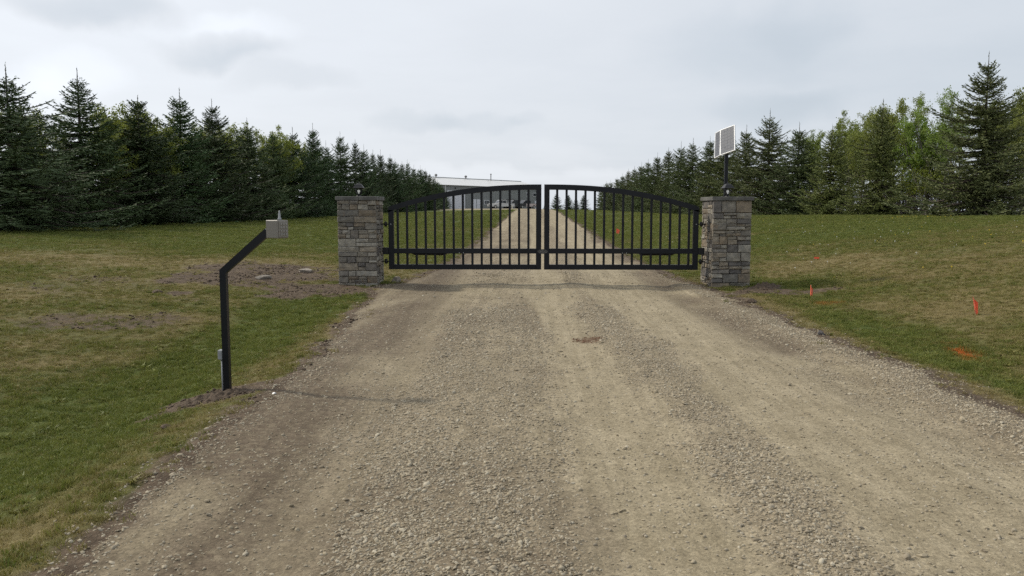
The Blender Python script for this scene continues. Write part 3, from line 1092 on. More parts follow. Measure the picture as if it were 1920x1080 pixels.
def face_layout(width, height, rs):
    """uneven ledgestone layout: tall and low stones interlock. returns (x, z, w, h)"""
    out = []
    z = 0.0
    while z < height - .04:
        h = rs.uniform(.085, .18)
        if height - (z + h) < .08:
            h = height - z
        x = 0.0
        while x < width - .001:
            wd = rs.uniform(.13, .42)
            if width - (x + wd) < .11:
                wd = width - x
            if h > .11 and rs.random() < .55:
                k_ = rs.uniform(.38, .62)
                for zz0, hh in ((0, h * k_), (h * k_, h * (1 - k_))):
                    if wd > .22 and rs.random() < .6:
                        q = rs.uniform(.35, .65)
                        out.append((x, z + zz0, wd * q, hh)); out.append((x + wd * q, z + zz0, wd * (1 - q), hh))
                    else:
                        out.append((x, z + zz0, wd, hh))
            else:
                out.append((x, z, wd, h))
            x += wd
        z += h
    return out


def stone_pillar(label, cx, cy, rz, zb, zt, width, seed):
    rs = random.Random(seed)
    t = thing("stone_pillar", label, "pillar", (cx, cy, zb), rz, "stone gate pillars")
    H = zt - zb
    cap_h = .075
    hs_ = H - cap_h
    dp = .07
    core = MB().box((0, 0, hs_ / 2 - .15), (width - 2 * dp + .05, width - 2 * dp + .05, hs_ + .30))
    core.build("mortar_core", M_MORTAR, t)
    for fi in range(4):
        full = fi % 2 == 0
        fw = width if full else width - 2 * dp + .012
        for (x, z, wd, h) in face_layout(fw, hs_ + .05, rs):
            v, f = stone_mesh(wd - .007, h - .007, dp + rs.uniform(-.012, .018), rs)
            me_ = bpy.data.meshes.new("stone")
            me_.from_pydata(v, [], f)
            me_.materials.append(M_STONE)
            o = link(bpy.data.objects.new("stone", me_), t)
            a = fi * math.pi / 2
            lx = -fw / 2 + x + wd / 2
            ly = -(width / 2 - dp)
            o.location = (lx * math.cos(a) - ly * math.sin(a), lx * math.sin(a) + ly * math.cos(a), z - .05 + h / 2)
            o.rotation_euler = (0, 0, a)
    cw = width + .06
    split = rs.uniform(-.1, .1)
    for (x0, x1, y0, y1) in ((-cw / 2, split, -cw / 2, .05), (split, cw / 2, -cw / 2, .05), (-cw / 2, -split, .05, cw / 2), (-split, cw / 2, .05, cw / 2)):
        c = ((x0 + x1) / 2, (y0 + y1) / 2, hs_ + cap_h / 2 + rs.uniform(-.0015, .0015))
        MB().box(c, (x1 - x0 - .004, y1 - y0 - .004, cap_h), None, .007).build("cap_slab", M_CAP, t)
    return t


PLX, PLY, PLZ = -3.385, 15.77, 1.775
PRX, PRY, PRZ = 3.79, 15.80, 1.765
stone_pillar("stone gate pillar at the left end of the gate, topped only by a lantern", PLX, PLY, 0.0, .05, PLZ, .75, 21)
stone_pillar("stone gate pillar at the right end of the gate, below the solar panel", PRX, PRY, R(4.5), .03, PRZ, .75, 35)


# ------------------------------------------------------------------ lanterns
def lantern(label, x, y, z, rz):
    t = thing("pillar_lantern", label, "lantern", (x, y, z), rz, "lanterns on the gate pillars")
    MB().lathe([(.055, .0), (.055, .012), (.03, .02), (.022, .045), (.05, .05), (.062, .056)], 12).build("base", M_BLACK2, t, True)
    q = math.pi / 4
    # tapered cage: four corner bars and glass panes
    z0, z1, r0, r1 = .056, .165, .058, .098
    for k in range(4):
        a = q + k * math.pi / 2
        MB().tube([(r0 * math.cos(a), r0 * math.sin(a), z0), (r1 * math.cos(a), r1 * math.sin(a), z1)], .0075, 5).build("corner_bar", M_BLACK2, t)
        b = a + math.pi / 2
        s0, s1 = r0 - .003, r1 - .003
        p = [(s0 * math.cos(a), s0 * math.sin(a), z0), (s0 * math.cos(b), s0 * math.sin(b), z0), (s1 * math.cos(b), s1 * math.sin(b), z1), (s1 * math.cos(a), s1 * math.sin(a), z1)]
        nrm = Vector((math.cos(a + q), math.sin(a + q), 0)) * -.003
        pi_ = [Vector(v) + nrm for v in p]
        MB().add([Vector(v) for v in p] + pi_, [(0, 1, 2, 3), (7, 6, 5, 4), (0, 4, 5, 1), (1, 5, 6, 2), (2, 6, 7, 3), (3, 7, 4, 0)]).build("glass_pane", M_GLASS, t)
    MB().lathe([(.146, .165), (.150, .172), (.132, .184), (.116, .200), (.098, .222), (.070, .243), (.035, .255), (.012, .259), (.010, .270), (.014, .276), (.006, .290)], 4, (0, 0, 0), q).build("roof", M_BLACK2, t)
    b = MB().lathe([(.012, .056), (.012, .075), (.020, .088), (.027, .104), (.026, .118), (.016, .130), (.004, .134)], 10).build("bulb", M_BULB, t, True)
    return t


lantern("black lantern with a white bulb on the left stone pillar", PLX - .03, PLY, PLZ + .0015, R(4))
lantern("black lantern on the right stone pillar in front of the solar pole", PRX + .01, PRY - .02, PRZ + .0015, R(8))

# ------------------------------------------------------------------ solar panel on its pole
sp = thing("solar_panel", "white framed folded solar panel on a black pole above the right pillar", "solar panel", (PRX + .03, PRY + .24, PRZ + .0015))
MB().box((0, 0, .006), (.16, .16, .012), None, .002).build("base_plate", M_BLACK, sp)
MB().box((0, 0, .47), (.066, .066, .92), None, .006).build("pole", M_BLACK, sp)


def panel(parent, org, uu, vv, cols, rows):
    uu = Vector(uu); vv = Vector(vv)
    nrm = uu.cross(vv).normalized()
    if nrm.y > 0:
        nrm = -nrm
    lu, lv = uu.length, vv.length
    U, Vn = uu.normalized(), (vv - uu.normalized() * vv.dot(uu.normalized())).normalized()
    rot = Matrix((U, Vn, U.cross(Vn))).transposed()
    sgn = 1 if U.cross(Vn).dot(nrm) > 0 else -1
    o = Vector(org)
    def put(name, a0, a1, b0, b1, d0, d1, mat, bev=.001):
        c = o + U * (a0 + a1) / 2 + Vn * (b0 + b1) / 2 + U.cross(Vn) * sgn * (d0 + d1) / 2
        MB().box(c, (abs(a1 - a0), abs(b1 - b0), abs(d1 - d0)), rot, bev).build(name, mat, parent)
    fw = .012
    put("backsheet", fw, lu - fw, fw, lv - fw, -.008, .0, M_BACKSHEET)
    put("frame", 0, lu, 0, fw, -.025, .006, M_ALU); put("frame", 0, lu, lv - fw, lv, -.025, .006, M_ALU)
    put("frame", 0, fw, fw, lv - fw, -.025, .006, M_ALU); put("frame", lu - fw, lu, fw, lv - fw, -.025, .006, M_ALU)
    cw, ch = (lu - 2 * fw - .008) / cols, (lv - 2 * fw - .008) / rows
    for i in range(cols):
        for j in range(rows):
            a = fw + .004 + i * cw; b = fw + .004 + j * ch
            put("solar_cell", a + .0012, a + cw - .0012, b + .0012, b + ch - .0012, .0005, .0025, M_CELL, .0008)


zc_ = 2.885 - (PRZ + .0015)
vv = Vector((.070, .26, .52)); uR = Vector((.235, -.20, .085)); uL = Vector((.085, -.12, .05))
o1 = Vector((.02, -.02, zc_)) - vv * .5 - uR * .5
panel(sp, o1, uR, vv, 4, 8)
panel(sp, o1 - uL - Vector((.004, 0, .002)), uL, vv, 2, 8)
MB().box((.0, .0, .945), (.10, .12, .05), None, .004).box((.03, .0, 1.02), (.05, .05, .17)).build("bracket", M_BLACK, sp)

# ------------------------------------------------------------------ the gate
GC, GY = .205, 15.80
GZ0, GZ1 = .342, 2.012


def top_z(d):
    return GZ1 - .0325 * abs(d) ** 2.33


def gate_leaf(label, sgn):
    """sgn -1: left leaf, +1: right leaf ; built from the meeting stile outwards"""
    x_in, x_out = .028, 3.045
    t = thing("gate_leaf", label, "gate", (GC + sgn * x_out, GY, GZ0), 0, "double driveway gate")
    def X(d):
        return sgn * (d - x_out)
    def bx(name, d0, d1, z0, z1, th, mat=M_BLACK, y=0.0, bev=.004):
        return MB().box(((X(d0) + X(d1)) / 2, y, (z0 + z1) / 2 - GZ0), (abs(d1 - d0), th, z1 - z0), None, bev).build(name, mat, t)
    st = .104
    bx("meeting_stile", x_in, x_in + st, GZ0, top_z(x_in) - .1, .076)
    bx("hinge_stile", x_out - st, x_out, GZ0, top_z(x_out) - .06, .076)
    bx("bottom_rail", x_in + st, x_out - st, GZ0, GZ0 + .1, .074)
    bx("middle_rail", x_in + st, x_out - st, .658, .757, .074)
    # arched top rail
    ds = np.linspace(x_in, x_out, 26)
    v = []; f = []
    for i, d in enumerate(ds):
        zt = top_z(d) - GZ0; zb_ = zt - .104
        for yy in (-.038, .038):
            v += [(X(d), yy, zb_), (X(d), yy, zt)]
    for i in range(len(ds) - 1):
        a = i * 4; b = a + 4
        q = [(a + 1, a, b, b + 1), (a + 2, a + 3, b + 3, b + 2), (a + 3, a + 1, b + 1, b + 3), (a, a + 2, b + 2, b)]
        f += [x if sgn > 0 else x[::-1] for x in q]
    e = len(v) - 4
    f += [(0, 1, 3, 2), (e, e + 2, e + 3, e + 1)]
    MB().add(v, f).build("top_rail", M_BLACK, t)
    # pickets
    first = x_in + st
    last = x_out - st
    pitch = (last - first) / 16.0 + .0022
    for k in range(1, 16):
        d = last - .062 - (15 - k) * .1845 * (last - first) / (2.809) - .015
        z0, z1 = GZ0 + .1, top_z(d) - .1
        bx("picket", d - .0225, d + .0225, z0, .658, .03, bev=.003)
        bx("picket", d - .0225, d + .0225, .757, z1, .03, bev=.003)
    return t, X, bx


leaf_l, XL_, bxl = gate_leaf("left leaf of the black arched metal driveway gate", -1)
leaf_r, XR_, bxr = gate_leaf("right leaf of the black arched metal driveway gate", 1)
for t, X, bx, sg in ((leaf_l, XL_, bxl, -1), (leaf_r, XR_, bxr, 1)):
    # hinges: collar on the stile, barrel and pin into the pillar
    for zh in (1.235, .50):
        hx = sg * (3.045 - 3.045)
        mb = MB()
        mb.lathe([(.0, -.05), (.022, -.048), (.030, -.02), (.034, .0), (.030, .02), (.022, .048), (.0, .05)], 10, (sg * .058, 0, zh - GZ0))
        mb.tube([(0, 0, zh - GZ0), (sg * .15, 0, zh - GZ0)], .012, 8)
        mb.build("hinge", M_BLACK2, t, True)
    # push bracket beside the middle rail
    MB().box((sg * .065, .0, .707 - GZ0), (.125, .05, .135), None, .004).build("stop_bracket", M_BLACK2, t)
    # linear opener behind the middle rail
    a0 = Vector((-sg * 1.12, .17, .655 - GZ0)); a1 = Vector((-sg * .42, .24, .655 - GZ0))
    op = MB().tube([a0 + (a1 - a0) * .0, a0 + (a1 - a0) * .06, a0 + (a1 - a0) * .1, a0 + (a1 - a0) * .9, a0 + (a1 - a0) * .95, a1], [.030, .038, .046, .046, .038, .02], 10).build("opener_arm", M_BLACK2, t, True)
    MB().tube([a0, a0 + Vector((-sg * .34, -.05, .015))], .014, 8).build("opener_rod", M_STEEL, t)
    MB().tube([a1, a1 + Vector((sg * .55, .10, .03))], .018, 8).build("opener_tail", M_BLACK2, t)
    MB().box((-sg * 1.45, .085, .675 - GZ0), (.06, .10, .03), None, .003).build("opener_bracket", M_BLACK2, t)
    for bxp in (-sg * 1.40, -sg * 1.48):
        MB().tube([(bxp, -.037, .672 - GZ0), (bxp, -.046, .672 - GZ0)], .008, 8).build("bolt", M_STEEL, t)
    MB().tube([(-sg * .05, -.037, 1.235 - GZ0), (-sg * .05, -.045, 1.235 - GZ0)], .009, 8).build("bolt", M_STEEL, t)
# oval maker's plate over the meeting stiles, fixed to the right leaf
mb = MB()
ov = []
NO = 28
for yy, sc_ in ((-.044, 1.0), (-.050, .97), (-.050, .86), (-.046, .84)):
    for k in range(NO):
        a = 2 * math.pi * k / NO
        ov.append((-3.045 + .105 * sc_ * math.cos(a), yy, .700 - GZ0 + .046 * sc_ * math.sin(a)))
fs = []
for r_ in range(3):
    for k in range(NO):
        k2 = (k + 1) % NO
        fs.append((r_ * NO + k, r_ * NO + k2, (r_ + 1) * NO + k2, (r_ + 1) * NO + k))
fs.append(tuple(3 * NO + k for k in range(NO)))
fs.append(tuple(range(NO))[::-1])
M_PLATE = plain("weathered_plate", (.075, .073, .07), .45, .5, .3, 40)
M_PLATE2 = plain("plate_relief", (.17, .165, .155), .45, .5, .3, 40)
pl = mb.add(ov, fs).build("oval_plate", M_PLATE, leaf_r)
rel = MB()
for (dx0, dz0, wd, hh, an) in ((-.045, .006, .05, .010, .35), (.045, .006, .05, .010, -.35), (-.05, -.012, .05, .008, -.25), (.05, -.012, .05, .008, .25), (0, .012, .016, .030, 0), (0, -.018, .03, .010, 0)):
    rel.box((-3.045 + dx0, -.050, .700 - GZ0 + dz0), (wd, .006, hh), (0, an, 0), .001)
rel.build("relief", M_PLATE2, pl)

# ------------------------------------------------------------------ keypad post
KX, KY = -2.655, 6.80
KZ = gz(KX, KY)
kp = thing("keypad_post", "black gooseneck post with a grey beige keypad box beside the driveway", "keypad post", (KX, KY, KZ - .02), R(0))
h1 = .985 - (KZ - .02)
hw = .027
prof_pts = [(-hw, -.25), (hw, -.25), (hw, h1 - .02), (.42 + .006, h1 + .322), (.42 - .044, h1 + .362), (-hw, h1 + .010)]
MB().prism(prof_pts, -.027, .027).build("post", M_BLACK, kp)
bxm = MB().box((.475, 0, h1 + .358), (.132, .135, .155), (0, 0, R(-24)), .006)
bxo = bxm.build("keypad_housing", M_GREYBOX, kp)
Mz = Euler((0, 0, R(-24))).to_matrix()
fc = Vector((.475, 0, h1 + .358))
kf = MB().box(fc + Mz @ Vector((.069, 0, 0)), (.006, .115, .135), Mz, .002).build("keypad_face", plain("keypad_face_plate", (.19, .176, .152), .45, 0, .06), kp)
for r_ in range(4):
    for c_ in range(3):
        MB().box(fc + Mz @ Vector((.074, (c_ - 1) * .030, .045 - r_ * .03)), (.006, .020, .018), Mz, .002).build("key", plain("key_metal", (.25, .24, .22), .4, .3, .05) if (r_ == 0 and c_ == 0) else bpy.data.materials["key_metal"], kf)
MB().lathe([(.017, 0), (.017, .012), (.011, .02), (.0095, .055), (.007, .062), (.006, .078), (.002, .080)], 10, (.498, .0, h1 + .4355)).build("antenna", M_PVC, kp, True)
jb = MB().box((-.052, .02, .345), (.045, .06, .085), None, .006).build("junction_box", M_PVC, kp)
MB().tube([(-.046, .02, .302), (-.046, .02, .12), (-.044, .02, -.12)], .0125, 8).build("conduit", M_PVC, kp, True)
MB().box((-.052, -.0115, .345), (.038, .004, .076), None, .0015).build("cover_plate", M_PVC, jb)


# dug soil around the post
def clod_mound(name, cx, cy, rx, ry, h, rotz, seed, label):
    r = random.Random(seed)
    n_ = 70
    v = []; f = []
    for j in range(n_):
        for i in range(n_):
            uu = (i / (n_ - 1) - .5) * 2.6; vv_ = (j / (n_ - 1) - .5) * 2.6
            x = cx + rx * uu * math.cos(rotz) - ry * vv_ * math.sin(rotz)
            y = cy + rx * uu * math.sin(rotz) + ry * vv_ * math.cos(rotz)
            v.append((x, y, uu * uu + vv_ * vv_))
    v = np.array(v)
    nse = fbm(v[:, 0], v[:, 1], 9, 4, seed)
    nse2 = fbm(v[:, 0], v[:, 1], 26, 3, seed + 3)
    prof_ = np.exp(-v[:, 2] * 1.1 * (.55 + .9 * nse))
    z = ground_z(v[:, 0], v[:, 1]) + h * prof_ * (.35 + 1.3 * nse) + .075 * (nse2 - .5) * np.clip(prof_ * 2.5, 0, 1) - .024
    v[:, 2] = z
    me_ = mesh_np(name, v, grid_quads(n_, n_), mats=[M_SOIL], smooth=False)
    o = link(bpy.data.objects.new(name, me_))
    return tag(o, label, "soil")


clod_mound("soil_mound", KX - .08, KY - .10, .32, .13, .05, .5, 301, "small mound of dug brown soil round the foot of the keypad post")


def rock(name, x, y, size, seed, label, cat="rock", mat=M_ROCK, flat=.6, sink=.25, rz=None, group=None):
    import bmesh
    r = random.Random(seed)
    bm = bmesh.new()
    bmesh.ops.create_icosphere(bm, subdivisions=2, radius=1.0)
    ax = [(Vector((r.uniform(-1, 1), r.uniform(-1, 1), r.uniform(-1, 1))).normalized(), r.uniform(.5, .8)) for _ in range(9)]
    for v in bm.verts:
        c = v.co.copy()
        for a, lim in ax:
            d = c.dot(a)
            if d > lim:
                c -= a * (d - lim)
        c *= r.uniform(.96, 1.04)
        v.co = Vector((c.x * size[0], c.y * size[1], c.z * size[2]))
    me_ = bpy.data.meshes.new(name); bm.to_mesh(me_); bm.free()
    me_.materials.append(mat)
    o = link(bpy.data.objects.new(name, me_))
    o.location = (x, y, gz(x, y) + size[2] * (1 - 2 * sink) * .6)
    o.rotation_euler = (0, 0, r.uniform(0, 6.28) if rz is None else rz)
    return tag(o, label, cat, group)


M_SLAB = plain("broken_slab", (.17, .15, .125), .85, 0, .25, 12, .4)
rock("flat_stone", -5.45, 15.95, (.20, .13, .07), 1, "greyish flat stone lying on the bare soil, nearer the keypad post", "stone", M_SLAB, rz=.2)
rock("flat_stone", -4.93, 17.35, (.21, .11, .07), 2, "brownish flat stone lying on the bare soil near the left pillar", "stone", M_ROCK, rz=-.1)
rock("rock", -2.75, 16.05, (.13, .11, .10), 3, "brown rock on the gravel by the foot of the left pillar, under the gate")
rock("rock", -3.15, 15.18, (.11, .05, .05), 4, "small grey stone leaning at the front foot of the left pillar", mat=M_SLAB)
rock("rock", 3.55, 9.82, (.065, .05, .045), 5, "dark stone on the right edge of the gravel driveway", mat=plain("dark_stone", (.10, .09, .085), .85, 0, .3, 14, .4))
rock("soil_clod", -6.55, 13.75, (.15, .10, .06), 6, "brown soil clod on the bare patch left of the keypad arm", "soil clod", M_SOIL)
rock("soil_clod", 3.55, 13.0, (.12, .10, .05), 7, "dark soil clod on the grass corner in front of the right pillar", "soil clod", M_SOIL)
rock("soil_clod", -2.72, 5.75, (.055, .04, .028), 8, "small brown soil clod in the grass in front of the keypad post", "soil clod", M_SOIL)
rock("white_pebble", -2.12, 6.42, (.022, .016, .013), 9, "white pebble at the gravel edge near the keypad post", "pebble", plain("white_quartz", (.75, .75, .74), .5, 0, .05))
clod_mound("soil_mound", 4.38, 15.15, .28, .16, .12, .15, 311, "dark soil heaped at the right foot of the right pillar")


# ------------------------------------------------------------------ pin flags
def pin_flag(label, x, y, h, fw, fh, rz, lean=(0, 0), furl=.4):
    t = thing("pin_flag", label, "marker flag", (x, y, gz(x, y) - .015), rz, "orange marker flags")
    tip = Vector((lean[0] * h, lean[1] * h, h))
    MB().tube([(0, 0, -.08), tip], .0022, 5).build("wire", M_STEEL, t)
    v = []; f = []
    nseg = 8
    for side in (.0012, -.0012):
        for i in range(nseg + 1):
            u_ = i / nseg
            for z_ in (0, 1):
                p = tip * (1 - (1 - z_) * fh / h)
                v.append((p.x + u_ * fw * (1 - .35 * furl * (1 - z_)), p.y + side + math.sin(u_ * 5.5) * .016 * furl + u_ * .02, p.z - u_ * fh * furl * (.55 + .4 * (1 - z_))))
    k_ = (nseg + 1) * 2
    for i in range(nseg):
        a = i * 2
        f.append((a, a + 2, a + 3, a + 1)); f.append((k_ + a + 1, k_ + a + 3, k_ + a + 2, k_ + a))
    MB().add(v, f).build("flag", M_FLAG, t, True)
    return t


pin_flag("orange pin flag nearest the right edge of the picture, leaning in the grass", 6.0, 10.85, .27, .10, .16, R(20), (-.35, 0), 1.2)
pin_flag("orange pin flag in the grass just right of the right stone pillar", 4.85, 13.95, .22, .055, .17, R(35), (-.08, 0), 1.0)
pin_flag("orange pin flag blown flat in the lawn beyond the right stone pillar", 6.6, 18.9, .12, .13, .045, R(0), (.0, 0), .15)
pin_flag("orange pin flag seen through the bars of the right gate leaf", 3.75, 36.0, .30, .16, .20, R(10), (0.05, 0), .9)

# ------------------------------------------------------------------ the shop building on the rise
bA = Vector((-26.5, 164.5)); bB = Vector((1.95, 205.0))
bdir = (bB - bA).normalized()
blen = (bB - bA).length
bz = 1.80
shop = thing("metal_building", "long grey metal shop building with a pale roof behind the left gate leaf", "building", (bA.x, bA.y, bz), math.atan2(bdir.y, bdir.x))
WH = 5.38
HD = 6.2
RZ = 7.15
MB().prism([(0, -.3), (blen, -.3), (blen, WH), (0, WH)], 0, 2 * HD).add(
    [(0, 0, WH), (0, 2 * HD, WH), (0, HD, RZ - .1), (blen, 0, WH), (blen, 2 * HD, WH), (blen, HD, RZ - .1)], [(0, 2, 1), (3, 4, 5)]).build("wall", M_WALLG, shop)
ribs = MB()
for i in range(int(blen / .9)):
    ribs.box((.45 + i * .9, -.012, WH / 2 - .1), (.05, .024, WH - .2))
ribs.build("siding_rib", M_WALLG, shop)["kind"] = "stuff"
rf = MB()
ov_ = .35
for sg in (0, 1):
    y0 = -ov_ if sg == 0 else 2 * HD + ov_
    z0 = WH - ov_ * (RZ - WH) / HD + .05
    vs_ = [(-ov_, y0, z0), (blen + ov_, y0, z0), (blen + ov_, HD, RZ + .05), (-ov_, HD, RZ + .05)]
    vs_ += [(x, y, z - .08) for x, y, z in vs_]
    rf.add(vs_, [(0, 1, 2, 3), (7, 6, 5, 4), (0, 4, 5, 1), (1, 5, 6, 2), (2, 6, 7, 3), (3, 7, 4, 0)] if sg == 0 else [(3, 2, 1, 0), (4, 5, 6, 7), (1, 5, 4, 0), (2, 6, 5, 1), (3, 7, 6, 2), (0, 4, 7, 3)])
roof = rf.build("roof", M_ROOF, shop)
MB().tube([(-ov_, HD, RZ + .09), (blen + ov_, HD, RZ + .09)], .10, 6).build("ridge_cap", M_WALLG, roof)
for s_ in (17.0, 27.5):
    MB().lathe([(.12, -.1), (.12, .35), (.3, .4), (.34, .62), (.2, .8), (.05, .85)], 10, (s_, HD, RZ)).build("roof_vent", plain("vent_metal_%d" % int(s_), (.16, .16, .16), .6), roof)
MB().lathe([(.11, -.6), (.11, 1.3), (.2, 1.32), (.2, 1.45), (.05, 1.6)], 10, (36.5, HD - .5, RZ)).build("chimney_pipe", plain("pipe_metal", (.14, .14, .14), .6), roof)
MB().lathe([(.05, -.4), (.05, .5)], 8, (34.0, HD - 1.6, RZ - .4)).build("vent_pipe", M_WALLG, roof)


def s_of_px(px_x):
    """distance along the wall for a bearing (tan from the road direction)"""
    t = (px_x - 998) / 1500.0
    return (t * bA.y - bA.x) / (bdir.x - t * bdir.y)


def wall_rect(name, sa, sb, z0, z1, mat, proud=.05, parent=None):
    return MB().box(((sa + sb) / 2, -proud / 2 - .026, (z0 + z1) / 2), (abs(sb - sa), proud, z1 - z0)).build(name, mat, parent or shop)


# big overhead door with panel seams, in a white surround
sa, sb = s_of_px(838), s_of_px(872)
frm = wall_rect("overhead_door", sa, sb, -.1, 4.1, M_WHITED, .04)
for k_ in range(7):
    MB().box(((sa + sb) / 2, -.075, .28 + k_ * .585), (sb - sa - .2, .03, .555), None, .01).build("door_panel", M_WHITED, frm)
wall_rect("white_trim", s_of_px(834.6), s_of_px(835.6), 0, WH - .2, M_TRIM, .06)
for a, b in ((887.5, 893), (894, 900)):
    d_ = wall_rect("side_door", s_of_px(a), s_of_px(b), 0, 2.3, M_WHITED, .05)
    wall_rect("door_handle", s_of_px(b) - .25, s_of_px(b) - .15, 1.0, 1.1, M_STEEL, .12, d_)
def window(px0, px1, z0, z1, mull=True):
    a, b = s_of_px(px0), s_of_px(px1)
    w_ = wall_rect("window", a, b, z0, z1, M_TRIM, .07)
    if mull:
        mid = (a + b) / 2
        wall_rect("pane", a + .12, mid - .06, z0 + .1, z1 - .1, M_WIN, .09, w_)
        wall_rect("pane", mid + .06, b - .12, z0 + .1, z1 - .1, M_WIN, .09, w_)
    else:
        wall_rect("pane", a + .1, b - .1, z0 + .1, z1 - .1, M_WIN, .09, w_)
window(908, 917, 1.15, 2.15)
window(940.5, 948, 1.25, 2.3)
window(986, 990.5, 3.25, 4.15, False)
window(998.5, 1004.5, 3.25, 4.15, False)
wall_rect("side_door", s_of_px(1002), s_of_px(1005), 0, 2.2, M_WHITED, .05)
wall_rect("wall_lamp", s_of_px(854) - .15, s_of_px(854) + .15, 4.55, 4.8, plain("lamp_dark", (.03, .03, .03), .6), .2)


# ------------------------------------------------------------------ parked pickups
def pickup(label, x, y, rz, col, name="pickup_truck", hood=None, rack=False):
    t = thing(name, label, "pickup", (x, y, gz(x, y)), rz, "pickups parked at the shop")
    paint = plain(name + "_paint", col, .3, 0, .05, 3, 0, .5, ((.2, .18, .15), .4))
    # profile in XZ, nose at -x
    body = [(-2.85, .45), (2.75, .45), (2.8, .62), (2.8, 1.12), (-.05 + .9, 1.14), (-1.15, 1.16), (-2.55, 1.06), (-2.85, .95)]
    m_ = MB().prism(body, -.95, .95)
    m_.build("body", paint, t)
    cab = [(-1.2, 1.13), (.95, 1.13), (.86, 1.82), (.65, 1.90), (-.35, 1.90), (-.55, 1.84)]
    MB().prism(cab, -.86, .86).build("cab", paint if hood is None else plain(name + "_cab", hood, .3), t)
    for sy in (-1, 1):
        for poly in ([(-.92, 1.2), (-.08, 1.2), (-.08, 1.78), (-.50, 1.78)], [(.0, 1.2), (.78, 1.2), (.72, 1.78), (.0, 1.78)]):
            y0, y1 = (-.875, -.855) if sy < 0 else (.855, .875)
            MB().prism(poly, y0, y1).build("side_window", M_WIN, t)
    wnd = [(-1.17, -.75, 1.2), (-1.17, .75, 1.2), (-.60, .72, 1.80), (-.60, -.72, 1.80)]
    MB().add(wnd + [(a + .04, b, c - .03) for a, b, c in wnd], [(3, 2, 1, 0), (4, 5, 6, 7), (0, 1, 5, 4), (1, 2, 6, 5), (2, 3, 7, 6), (3, 0, 4, 7)]).build("windscreen", M_WIN, t)
    MB().box((1.85, 0, 1.10), (1.72, 1.66, .12)).build("bed_floor", M_RUBBER, t)
    MB().box((-2.87, 0, .80), (.06, 1.3, .26), None, .02).build("grille", M_RUBBER, t)
    MB().box((-2.93, 0, .55), (.16, 1.9, .18), None, .03).build("bumper", M_CHROME, t)
    MB().box((2.88, 0, .55), (.16, 1.9, .18), None, .03).build("bumper", M_CHROME, t)
    for sy in (-1, 1):
        MB().box((-2.84, sy * .78, .84), (.06, .28, .18), None, .02).build("headlight", M_TRIM, t)
        MB().box((2.81, sy * .85, .9), (.04, .12, .32), None, .01).build("tail_light", plain(name + "_tail", (.3, .02, .02), .4), t)
        MB().box((-.75, sy * 1.03, 1.25), (.12, .2, .2), None, .03).build("wing_mirror", M_RUBBER, t)
        for wx in (-1.85, 1.75):
            wl = MB().tube([(wx, sy * .72, .39), (wx, sy * .98, .39)], .39, 18).build("wheel", M_RUBBER, t)
            MB().tube([(wx, sy * .975, .39), (wx, sy * .995, .39)], .22, 12).build("rim", M_CHROME, wl)
    if rack:
        r_ = MB()
        for wx in (.95, 2.7):
            for sy in (-1, 1):
                r_.box((wx, sy * .85, 1.55), (.07, .07, .86))
            r_.box((wx, 0, 2.0), (.07, 1.78, .07))
        for sy in (-1, 1):
            r_.box((1.82, sy * .85, 2.06), (2.2, .06, .06))
        r_.build("ladder_rack", M_RUBBER, t)
    return t


def at(px_x, D):
    return (px_x - 998) / 1500.0 * D


pickup("white pickup with a rack parked at the left of the three", at(940, 176), 176, R(28), (.55, .55, .55), rack=True)
pickup("dark grey pickup parked between two paler pickups", at(963, 180), 180, R(35), (.035, .037, .04))
pickup("pinkish white pickup with a dark cab, rightmost of the three", at(985, 183), 183, R(32), (.50, .42, .40), hood=(.05, .05, .055))
M_CONC = plain("concrete", (.5, .48, .42), .9)
for pxx_, dd_, lb in ((937.5, 165, "small pale bollard at the yard edge in front of the white pickup"), (960.5, 166, "small pale bollard at the yard edge in front of the dark pickup")):
    o = MB().lathe([(.12, -.1), (.12, .62), (.10, .66), (.05, .68)], 10).build("bollard", M_CONC)
    o.location = (at(pxx_, dd_), dd_, gz(at(pxx_, dd_), dd_)); tag(o, lb, "bollard", "bollards in front of the pickups")


# ------------------------------------------------------------------ spruces
def diamond(P, Dv, Ln, Wd, S, thickfrac=.42):
    """P,Dv,S (N,3), Ln,Wd (N,) -> verts (N*4,3) quads"""
    a = P
    m_ = P + Dv * (Ln * thickfrac)[:, None]
    b = m_ + S * Wd[:, None]
    c = P + Dv * Ln[:, None]
    d = m_ - S * Wd[:, None]
    V_ = np.stack([a, b, c, d], 1).reshape(-1, 3)
    return V_


def norm(a):
    return a / np.maximum(np.linalg.norm(a, axis=-1, keepdims=True), 1e-9)


